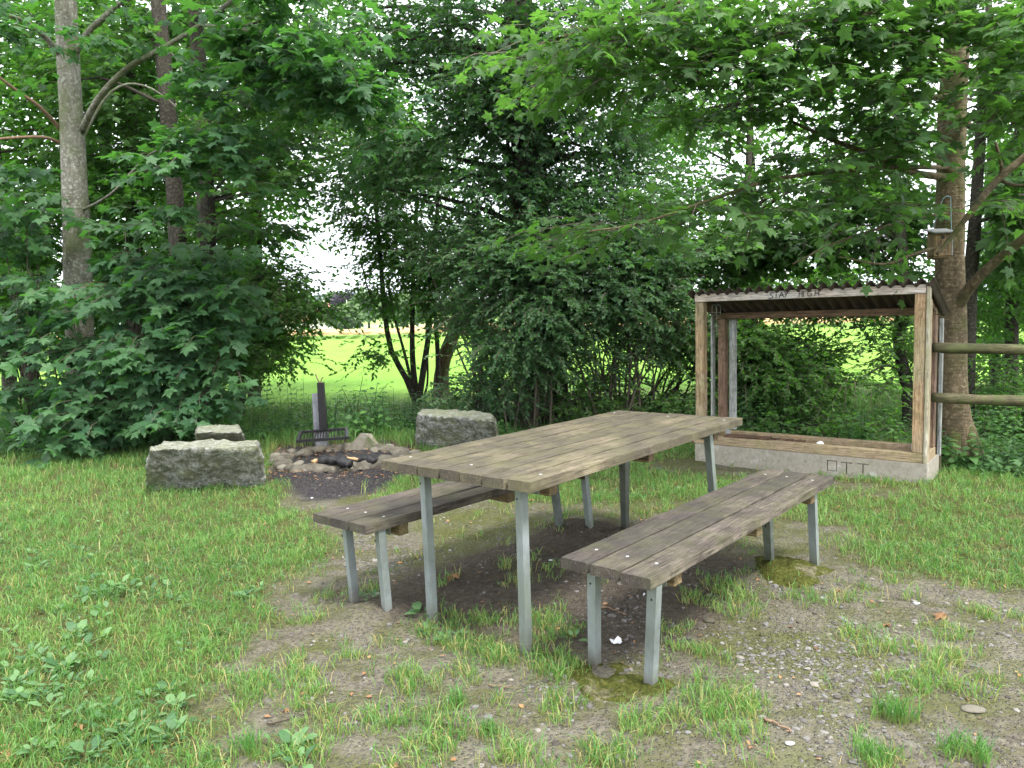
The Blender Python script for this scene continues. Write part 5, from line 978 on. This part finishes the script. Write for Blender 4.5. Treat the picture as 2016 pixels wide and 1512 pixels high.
tag(link('lawn_grass', mesh_np('lawn_grass', V, T_, M['grass'], False, {'lc': ca, 'hh': ha})), 'short uneven green grass with yellow blades around the bare ground', 'grass', kind='stuff')
N = 20000; x, y = sample(N, 2.1, 7., 1.2); k = (rng.random(N) < (1-soilness(x, y))*np.clip((fbm(x, y, 1.1, 33, 3)-.42)*6, .08, 1)) & avoid(x, y); x, y = x[k], y[k]; n = len(x); a = rng.uniform(0, 6.28, n); z = gz(x, y)+rng.uniform(.008, .045, n)
Lc = Leaves()
for q_ in range(3): aa_ = a+q_*2.094; Lc.add(np.stack([x, y, z], 1), np.stack([np.cos(aa_), np.sin(aa_), rng.normal(.05, .15, n)], 1), np.tile([0, 0, 1.], (n, 1))+rng.normal(0, .25, (n, 3)), rng.uniform(.010, .018, n), rng.random(n))
p, x_, n_, s_, c_ = Lc.cat(); tag(link('clover', leaf_mesh('clover', T_SMALL, M['ivy'], p, x_*1., n_, s_, c_)), 'small clover leaves between the grass blades', 'clover', kind='stuff')
N = 16000; x, y = sample(N, 2.1, 7.5, 1.1); so3 = soilness(x, y); k = (rng.random(N) < .25+.55*(so3 < .5)+.3*(so3 > .2)*(so3 < .9)) & avoid(x, y); x, y = x[k], y[k]; n = len(x); h = rng.uniform(.006, .02, n)
V, T_, ca, ha = blades(rng, x, y, h, rng.uniform(.0008, .0015, n), rng.uniform(.02, .07, n), rng.uniform(.88, 1, n)); tag(link('dead_straw', mesh_np('dead_straw', V, T_, M['grass'], False, {'lc': ca, 'hh': ha*0+.6})), 'dead straw lying flat between grass and soil', 'straw', kind='stuff')
# single tufts that stand alone
for u, v, rr, hh, n_, lab in [(1775, 1425, .055, .13, 130, 'dark green grass tuft alone on the gravel at the lower right'), (490, 1465, .05, .11, 110, 'grass tuft by the thin twig at the lower left'), (1115, 1030, .02, .20, 14, 'tall thin grass tuft beside the far leg of the left bench'), (1705, 1500, .05, .10, 90, 'grass tuft at the bottom edge right of the twig'), (890, 1390, .045, .10, 90, 'grass tuft between bare soil patches below the table leg'), (1900, 1490, .055, .10, 160, 'yellowish grass tuft in the lower right corner'), (965, 1445, .03, .07, 70, 'small round grass tuft on bare soil near the bottom')]:
    q = P(u, v); g_ = rng.integers(0, 5, n_); ox = rng.normal(0, rr*.55, 5); oy = rng.normal(0, rr*.5, 5); xx = ox[g_]+rng.normal(0, rr*.28, n_); yy = oy[g_]+rng.normal(0, rr*.28, n_); hb = hh*rng.uniform(.45, 1.1, n_); V, T_, ca, ha = blades(rng, xx+q[0], yy+q[1], hb, rng.uniform(.0012, .0024, n_), hb*rng.uniform(.1, .8, n_), np.clip(rng.random(n_)*.6, 0, 1))
    o_ = np.array([q[0], q[1], 0]); tag(link('grass_tuft', mesh_np('grass_tuft', V-o_, T_, M['grass'], False, {'lc': ca, 'hh': ha}), None, tuple(o_)), lab, 'grass tuft', 'grass tufts on the bare ground')
# tall grass towards the hedge
N = 6000; x, y = sample(N, 8.2, 12.5, 1.); k = (rng.random(N) < .9) & (y > 8.3+.06*x+.3*np.sin(x*2)) & ~((x > 1.4) & (y < 8.4)); x, y = x[k], y[k]; nbl = 5; m = len(x)*nbl
xx = np.repeat(x, nbl)+rng.normal(0, .03, m); yy = np.repeat(y, nbl)+rng.normal(0, .03, m); h = rng.uniform(.10, .30, m)
V, T_, ca, ha = blades(rng, xx, yy, h, rng.uniform(.002, .004, m), h*rng.uniform(.1, .8, m), np.clip(rng.random(m)*.7, 0, 1))
tag(link('tall_grass', mesh_np('tall_grass', V, T_, M['grass'], False, {'lc': ca, 'hh': ha})), 'tall grass under the hedge along the field edge', 'grass', kind='stuff')

# ------------------------------------------------------------------ undergrowth: nettles, ground ivy, plantain
L = Leaves(); V = []
edge = lambda x: np.interp(x, [-9, -6, -4.6, -3.4, -2.8, -1., .5, 1.4, 2.4, 3.0, 3.6, 4.2, 8], [8.2, 8.2, 8.4, 8.5, 9.0, 9.1, 9.0, 8.6, 7.6, 6.9, 6.5, 6.2, 5.8])
n = 1500; x = rng.uniform(-9, 9, n); dd = rng.gamma(1.6, .7, n); y = edge(x)+.25+dd; gapz = (x > -3.0) & (x < -.7)
hh = np.clip(rng.uniform(.18, .5, n)+.12*dd, .15, .8); hh = np.where(gapz, np.minimum(hh, .38), hh); hh = np.where((x > 3.3) & (x < 6.5) & (y > 8), np.minimum(hh, .22), hh); k = (y < 12.5) & ~((x > 1.5) & (x < 3.8) & (y < 7.9)); x, y, hh = x[k], y[k], hh[k]
for xi, yi, h_ in zip(x, y, hh):
    m = int(3+h_*9); t_ = np.linspace(.25, 1, m); ln_ = rng.normal(0, .12, 2)*h_; pos = np.stack([xi+ln_[0]*t_**2, yi+ln_[1]*t_**2, h_*t_], 1); a0 = rng.uniform(0, 6.28)
    for s_ in (0, math.pi):
        a = a0+np.arange(m)*1.57+s_; X_ = np.stack([np.cos(a), np.sin(a), -.25+.5*t_**2+0*a], 1); Nn = np.stack([-.3*np.cos(a), -.3*np.sin(a)-.15, np.ones(m)], 1)+rng.normal(0, .2, (m, 3)); L.add(pos+X_*.01, X_, Nn, rng.uniform(.05, .085, m)*(1.15-.5*t_), np.full(m, rng.random()*.7)+rng.random(m)*.3)
p, x_, n_, s_, c_ = L.cat(); o = link('nettles', leaf_mesh('nettles', T_OVAL, M['weed'], p, x_, n_, s_, c_)); tag(o, 'nettles and weeds along the hedge foot', 'undergrowth', kind='stuff')
b = MB()
for xi, yi, h_ in zip(x[:700], y[:700], hh[:700]): b.tube([(xi, yi, 0), (xi, yi, h_)], [.004, .002], 3, cap=False)
o = b.obj('nettle_stems', M['weed']); tag(o, 'stems of the nettles along the hedge foot', 'undergrowth', kind='stuff')
for u, v, y_, h_, lab in [(700, 850, 8.9, .80, 'tall nettle right of the grill post reaching into the bright field'), (735, 860, 9.1, .66, 'second tall nettle between grill and grooved block'), (655, 850, 9.0, .62, 'nettle standing just behind the grill post'), (1000, 850, 8.4, .30, 'small leafy plant beside the grooved granite block'), (1905, 950, 6.35, .32, 'leafy plant at the foot of the nest box trunk'), (1690, 900, 7.5, .42, 'bright leafy weed rising behind the shelter sill')]:
    q = PD(u, v, y_); t = thing('nettle_plant', lab, 'plant', (q[0], y_, 0), 0, 'single tall weeds'); L = Leaves(); bb_ = MB()
    for s in range(4):
        ox, oy = rng.normal(0, .06, 2); m = 11; t_ = np.linspace(.25, 1, m); hs = h_*rng.uniform(.75, 1); lx, ly = rng.normal(0, .12, 2); pos = np.stack([ox+lx*t_**2, oy+ly*t_**2, hs*t_], 1); a0 = rng.uniform(0, 6.28); bb_.tube(np.vstack([(ox, oy, -.02), pos]), .0035, 5)
        for s2 in (0, math.pi):
            a = a0+np.arange(m)*1.57+s2; X_ = np.stack([np.cos(a), np.sin(a), -.45+.6*t_**2], 1); L.add(pos+np.array(t.location)+X_*.02, X_, np.stack([0*a, -.3+0*a, np.ones(m)], 1)+rng.normal(0, .25, (m, 3)), rng.uniform(.09, .13, m)*(1.15-.6*t_), rng.random(m))
    bb_.obj('stems', M['weed'], t, True); foliage(t, L, T_OVAL, M['weed'], 'nettle', 88)
# ground ivy
n = 22000; x = rng.uniform(-8, 7, n); y = edge(x)-.15+rng.gamma(1.3, .55, n); k = ((y-edge(x)) > (fbm(x, y, 1.3, 77, 3)-.5)*1.2) & ~((x > 1.3) & (x < 3.9) & (y < 7.7)) & ~((x > -2.9) & (x < -.4) & (y < 9.3)); x, y = x[k], y[k]; n = len(x); a = rng.uniform(0, 6.28, n)
hz = rng.uniform(.01, .16, n)*(.6+.8*fbm(x, y, 3, 12, 2)); p = np.stack([x, y, gz(x, y)+hz], 1); X_ = np.stack([np.cos(a), np.sin(a), rng.normal(-.1, .3, n)], 1); Nn = np.tile([0, -.25, 1.], (n, 1))+rng.normal(0, .3, (n, 3))
o = link('ground_ivy', leaf_mesh('ground_ivy', T_SMALL, M['ivy'], p, X_, Nn, rng.uniform(.04, .085, n), rng.random(n))); tag(o, 'low leafy ground cover at the foot of the trees', 'ground cover', kind='stuff')
# plantain and clover in the lawn
pz = [(60, 1300, 120, 90), (40, 1400, 60, 60), (140, 1260, 110, 60), (200, 1180, 130, 60), (300, 1170, 80, 40), (160, 1390, 140, 60), (340, 1390, 40, 30), (280, 1440, 100, 40), (500, 1180, 40, 20), (200, 1480, 120, 30), (700, 1200, 60, 30), (580, 1465, 40, 30), (860, 1240, 40, 20), (90, 1130, 100, 50)]
def rosette(cx_, cy_, m, ls, L):
    a = np.arange(m)*2.4+rng.uniform(0, 6.28); X_ = np.stack([np.cos(a), np.sin(a), rng.uniform(.15, .8, m)], 1); z = gz(np.array([cx_]), np.array([cy_]))[0]
    L.add(np.tile([cx_, cy_, z+.012], (m, 1))+X_*.02, X_, np.stack([-.4*np.cos(a), -.4*np.sin(a), np.ones(m)], 1)+rng.normal(0, .2, (m, 3)), ls*rng.uniform(.6, 1.15, m), rng.random(m))
L = Leaves()
for u, v, a_, b_ in pz:
    for _ in range(int(3+a_*b_/1000)): q = P(u+rng.normal(0, a_*.5), min(1560, v+rng.normal(0, b_*.5))); rosette(q[0], q[1], rng.integers(3, 6), rng.uniform(.035, .065), L)
for _ in range(420):
    yy_ = rng.uniform(2.3, 8.3); xx_ = rng.uniform(-.8, .8)*yy_
    if soilness(np.array([xx_]), np.array([yy_]))[0] < .3: rosette(xx_, yy_, 3, rng.uniform(.015, .035), L)
p, x_, n_, s_, c_ = L.cat(); tag(link('lawn_weeds', leaf_mesh('lawn_weeds', T_OVAL, M['plantain'], p, x_, n_, s_, c_)), 'pale broad leaved weeds scattered through the lawn', 'weeds', kind='stuff')
for u, v, ls, m, lab in [(130, 1318, .075, 16, 'bright rosette of broad leaves in the grass at the left'), (150, 1250, .07, 9, 'greyish broad leaved plant above the bright rosette'), (345, 1395, .075, 4, 'large upright pale leaf in the grass'), (574, 1480, .06, 6, 'small seedling with broad leaves at the bottom edge'), (590, 1505, .05, 5, 'low seedling at the lower border beside the taller one'), (828, 1218, .075, 6, 'upright dock leaves at the foot of the left table leg'), (205, 1175, .055, 6, 'grey green broad leaves in the middle of the left lawn'), (1130, 1268, .05, 5, 'pair of oval leaves beside the right table leg'), (478, 1180, .05, 6, 'pale broad leaf plant at the edge of lawn and path')]:
    q = P(u, v); t = thing('plantain', lab, 'plant', (q[0], q[1], 0), 0, 'broad leaved plants on the ground'); L = Leaves(); rosette(q[0], q[1], m, ls, L); foliage(t, L, T_OVAL, M['plantain'], 'plantain', 20)

# ------------------------------------------------------------------ gravel, stones, litter
bm = bmesh.new(); bmesh.ops.create_icosphere(bm, subdivisions=1, radius=1); bm.verts.ensure_lookup_table(); IV = np.array([v.co for v in bm.verts]); IF = np.array([[v.index for v in f.verts] for f in bm.faces]); bm.free()
OV = np.array([(1, 0, 0), (-1, 0, 0), (0, 1, 0), (0, -1, 0), (0, 0, 1), (0, 0, -1.)]); OF = np.array([(0, 2, 4), (2, 1, 4), (1, 3, 4), (3, 0, 4), (2, 0, 5), (1, 2, 5), (3, 1, 5), (0, 3, 5)])
def pebbles(name, label, x, y, s, tmpl, c):
    Vt, Ft = tmpl; n = len(x); a = rng.uniform(0, 6.28, n); sc = np.stack([rng.uniform(.7, 1.4, n), rng.uniform(.6, 1.1, n), rng.uniform(.35, .75, n)], 1)*s[:, None]
    W = (Vt[None]*(1+rng.normal(0, .16, (n, len(Vt), 1))))*sc[:, None]; ca_, sa_ = np.cos(a)[:, None], np.sin(a)[:, None]
    W = np.stack([W[..., 0]*ca_-W[..., 1]*sa_, W[..., 0]*sa_+W[..., 1]*ca_, W[..., 2]], -1)+np.stack([x, y, gz(x, y)+s*.02], 1)[:, None]
    return tag(link(name, mesh_np(name, W.reshape(-1, 3), (Ft[None]+(np.arange(n)*len(Vt))[:, None, None]).reshape(-1, 3), M['pebble'], False, {'lc': np.repeat(c, len(Vt))})), label, 'gravel', kind='stuff')
GRZ = [(1250, 1180, 160, 60, 1), (1550, 1290, 260, 90, 1.), (1800, 1210, 240, 60, 1), (1950, 1300, 170, 100, 1.), (1700, 1330, 250, 80, .9), (1450, 1330, 120, 60, .7), (1760, 1430, 260, 90, .5), (1080, 1340, 40, 20, 1.), (900, 1080, 260, 60, .55), (1500, 1180, 200, 40, .7), (1340, 925, 120, 15, 1), (1380, 1230, 80, 60, .6), (1130, 1370, 60, 25, .8), (700, 955, 160, 25, .7)]
N = 230000; x, y = sample(N, 2.1, 8.4, 1.25); pr = np.full(N, .06)*soilness(x, y)
for u, v, a_, b_, k_ in GRZ:
    q = P(u, v); rx = (P(u+a_, v)-q)[0]; ry = (P(u, v-b_)[1]-P(u, v+b_)[1])/2; pr = np.maximum(pr, k_*np.exp(-1.1*((x-q[0])/rx)**2-1.1*((y-q[1])/ry)**2)*soilness(x, y))
pr *= np.clip(.15+2.6*(fbm(x, y, 4, 88, 4)-.38), 0, 1); pr = np.maximum(pr*1.15, .045*soilness(x, y)); k = (rng.random(N) < pr*.8) & avoid(x, y); x, y = x[k], y[k]
s = rng.gamma(2.2, .0017, len(x))+.0022; big = (s > .009) & (y < 6)
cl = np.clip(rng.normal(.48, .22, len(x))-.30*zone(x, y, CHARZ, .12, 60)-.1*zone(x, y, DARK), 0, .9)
pebbles('gravel', 'grey gravel strewn over the bare ground', x[~big], y[~big], s[~big], (OV, OF), cl[~big]); pebbles('gravel_stones', 'larger round pebbles among the gravel', x[big], y[big], s[big]*1.1, (IV, IF), cl[big])
for u, v, s, m, lab in [(1395, 1222, .030, 'stone', 'yellowish stone in the dark soil beside the grass'), (1915, 1397, .030, 'stone', 'flat pale stone at the right edge of the gravel'), (1555, 1470, .014, 'bolt', 'small whitish pebble at the bottom right of centre'), (1484, 1300, .012, 'stone', 'cream pebble in the gravel left of the fallen leaf'), (614, 982, .012, 'paper', 'white pebble on the dark gravel before the fire pit'), (1734, 1178, .017, 'stone', 'tan stone in the gravel near the lawn edge'), (1620, 1172, .014, 'bolt', 'round grey pebble below the mossy footing'), (1805, 1180, .016, 'bolt', 'grey stone lying on the right lawn edge')]:
    q = P(u, v); o = link('loose_stone', rock_mesh(int(u), 2, M[m], .35), None, (q[0], q[1], float(gz(q[0], q[1]))+s*.2)); o.scale = (s*1.2, s, s); tag(o, lab, 'stone', 'loose stones on the ground')
# dead leaves
def deadleaf(u, v, s, lab, k):
    q = P(u, v); r = np.random.default_rng(k); V, T_ = T_MAPLE; V = V.copy()*np.array([s, s, s*2.2]); V[:, 2] += r.normal(0, s*.09, len(V)); b = MB(); b.add(V, [tuple(t) for t in T_])
    tag(b.obj('fallen_leaf', M['deadleaf'], None, loc=(q[0], q[1], float(gz(q[0], q[1]))+s*.25), rot=(r.uniform(-.4, .4), r.uniform(-.4, .4), r.uniform(0, 6))), lab, 'dead leaf', 'brown fallen leaves')
for k, (u, v, s, lab) in enumerate([(885, 1140, .07, 'curled brown leaf on dark soil behind the left table leg'), (1745, 1228, .045, 'orange brown leaf on the gravel right of the bench'), (1862, 1215, .06, 'dark shrivelled leaf at the right lawn edge'), (145, 1430, .05, 'brown leaf in the grass at the lower left'), (30, 1490, .06, 'reddish brown leaf in the lower left corner'), (12, 1500, .05, 'withered leaf at the very corner on the left'), (568, 1396, .025, 'tiny orange leaf by the thin twig'), (1045, 985, .05, 'tan leaf behind the table leg under the bench'), (1650, 1160, .03, 'dry leaf scrap beside the mossy footing')]): deadleaf(u, v, s, lab, k)
N = 700; x, y = sample(N, 2.2, 8.8, 1.); k = avoid(x, y); x, y = x[k], y[k]; n = len(x); a = rng.uniform(0, 6.28, n); M['litter'] = M['deadleaf']
tag(link('leaf_litter', leaf_mesh('leaf_litter', T_SMALL, M['deadleaf'], np.stack([x, y, gz(x, y)+.006], 1), np.stack([np.cos(a), np.sin(a), rng.normal(0, .2, n)], 1), np.tile([0, 0, 1.], (n, 1))+rng.normal(0, .3, (n, 3)), rng.uniform(.012, .035, n), rng.random(n))), 'scattered bits of dry leaf on the ground', 'leaf litter', kind='stuff')
n = 1400; a = rng.uniform(0, 6.28, n); d = rng.uniform(.62, 1.15, n); d[:150] = rng.uniform(.05, .42, 150); x = pc[0]+np.cos(a)*d*1.3; y = pc[1]+np.sin(a)*d*.95; a = rng.uniform(0, 6.28, n)
tag(link('fireside_litter', leaf_mesh('fireside_litter', T_SMALL, M['deadleaf'], np.stack([x, y, gz(x, y)+.01+.06*(d < .45)], 1), np.stack([np.cos(a), np.sin(a), rng.normal(0, .2, n)], 1), np.tile([0, 0, 1.], (n, 1))+rng.normal(0, .3, (n, 3)), rng.uniform(.01, .035, n), rng.random(n))), 'bark chips and dry leaves round the fire pit', 'leaf litter', kind='stuff')
# paper, cigarette ends, sticks
q = P(1214, 1272); b = MB(); g = np.random.default_rng(3); V = [(x_*.022+g.normal(0, .003), y_*.018+g.normal(0, .003), abs(g.normal(0, .010))) for x_ in (-1, -.3, .4, 1) for y_ in (-1, 0, 1)]; b.add(V, [(i*3+j, (i+1)*3+j, (i+1)*3+j+1, i*3+j+1) for i in range(3) for j in range(2)]); tag(b.obj('paper_scrap', M['paper'], None, loc=(q[0], q[1], float(gz(q[0], q[1]))+.005)), 'crumpled white paper between the legs of the right bench', 'paper')
for k, (u, v, a, mt, lab) in enumerate([(1097, 1234, .5, 'orange', 'orange cigarette end beside the right table leg'), (1268, 1172, 1.2, 'paper', 'white cigarette end in the gravel between bench legs'), (1084, 1102, .1, 'paper', 'white cigarette end under the table'), (788, 1107, .15, 'orange', 'tan cigarette end on the path under the left bench')]):
    q = P(u, v); b = MB(); b.tube([(-.011, 0, 0), (.011, 0, 0)], .0038, 8); tag(b.obj('cigarette_end', M[mt], None, True, loc=(q[0], q[1], float(gz(q[0], q[1]))+.004), rot=(0, 0, a)), lab, 'cigarette end', 'cigarette ends on the ground')
def stick(u0, v0, u1, v1, r0, mat, lab):
    a = P(u0, v0, .012); c = P(u1, v1, .012); m = (a+c)/2; b = MB(); pts = np.linspace(a-m, c-m, 9)+RNG.normal(0, r0*.9, (9, 3)); z = gz(pts[:, 0]+m[0], pts[:, 1]+m[1]); pts[:, 2] = z-m[2]+.008; b.tube(pts, ease(r0, r0*.5, 9), 6, .2); tag(b.obj('stick', mat, None, True, loc=tuple(m)), lab, 'stick', 'sticks on the ground')
stick(1503, 1418, 1557, 1440, .0055, M['deadtwig'], 'brown stick on the gravel at the bottom right of centre'); stick(525, 1416, 600, 1400, .0035, M['twig'], 'thin grey twig on bare soil at the lower left'); stick(800, 1410, 862, 1418, .003, M['twig'], 'dark thin twig below the table, left piece'); stick(862, 1420, 905, 1430, .003, M['twig'], 'dark thin twig below the table, right piece'); stick(1182, 1190, 1232, 1206, .005, M['deadtwig'], 'reddish stick between the near legs of the right bench'); stick(1700, 1390, 1740, 1385, .002, M['twig'], 'hair thin twig beside the dark grass tuft'); stick(960, 1345, 1010, 1350, .003, M['deadtwig'], 'root like stick left of the small gravel heap')
# ------------------------------------------------------------------ air: thin haze over the whole place
hv = bpy.data.materials.new('haze'); hv.use_nodes = True; ht = hv.node_tree; ht.nodes.clear(); ho = ht.nodes.new('ShaderNodeOutputMaterial'); pv = ht.nodes.new('ShaderNodeVolumePrincipled')
pv.inputs['Density'].default_value = .00014; pv.inputs['Color'].default_value = (.82, .91, 1, 1); ht.links.new(pv.outputs[0], ho.inputs['Volume'])
b = MB(); b.box((0, 0, 67.5), (8700, 8700, 138)); tag(b.obj('haze', hv), kind='stuff')
print('objects', len(bpy.data.objects), 'tris', sum(len(o.data.loops)-2*len(o.data.polygons) for o in bpy.data.objects if o.type == 'MESH' and o.data.users < 2))
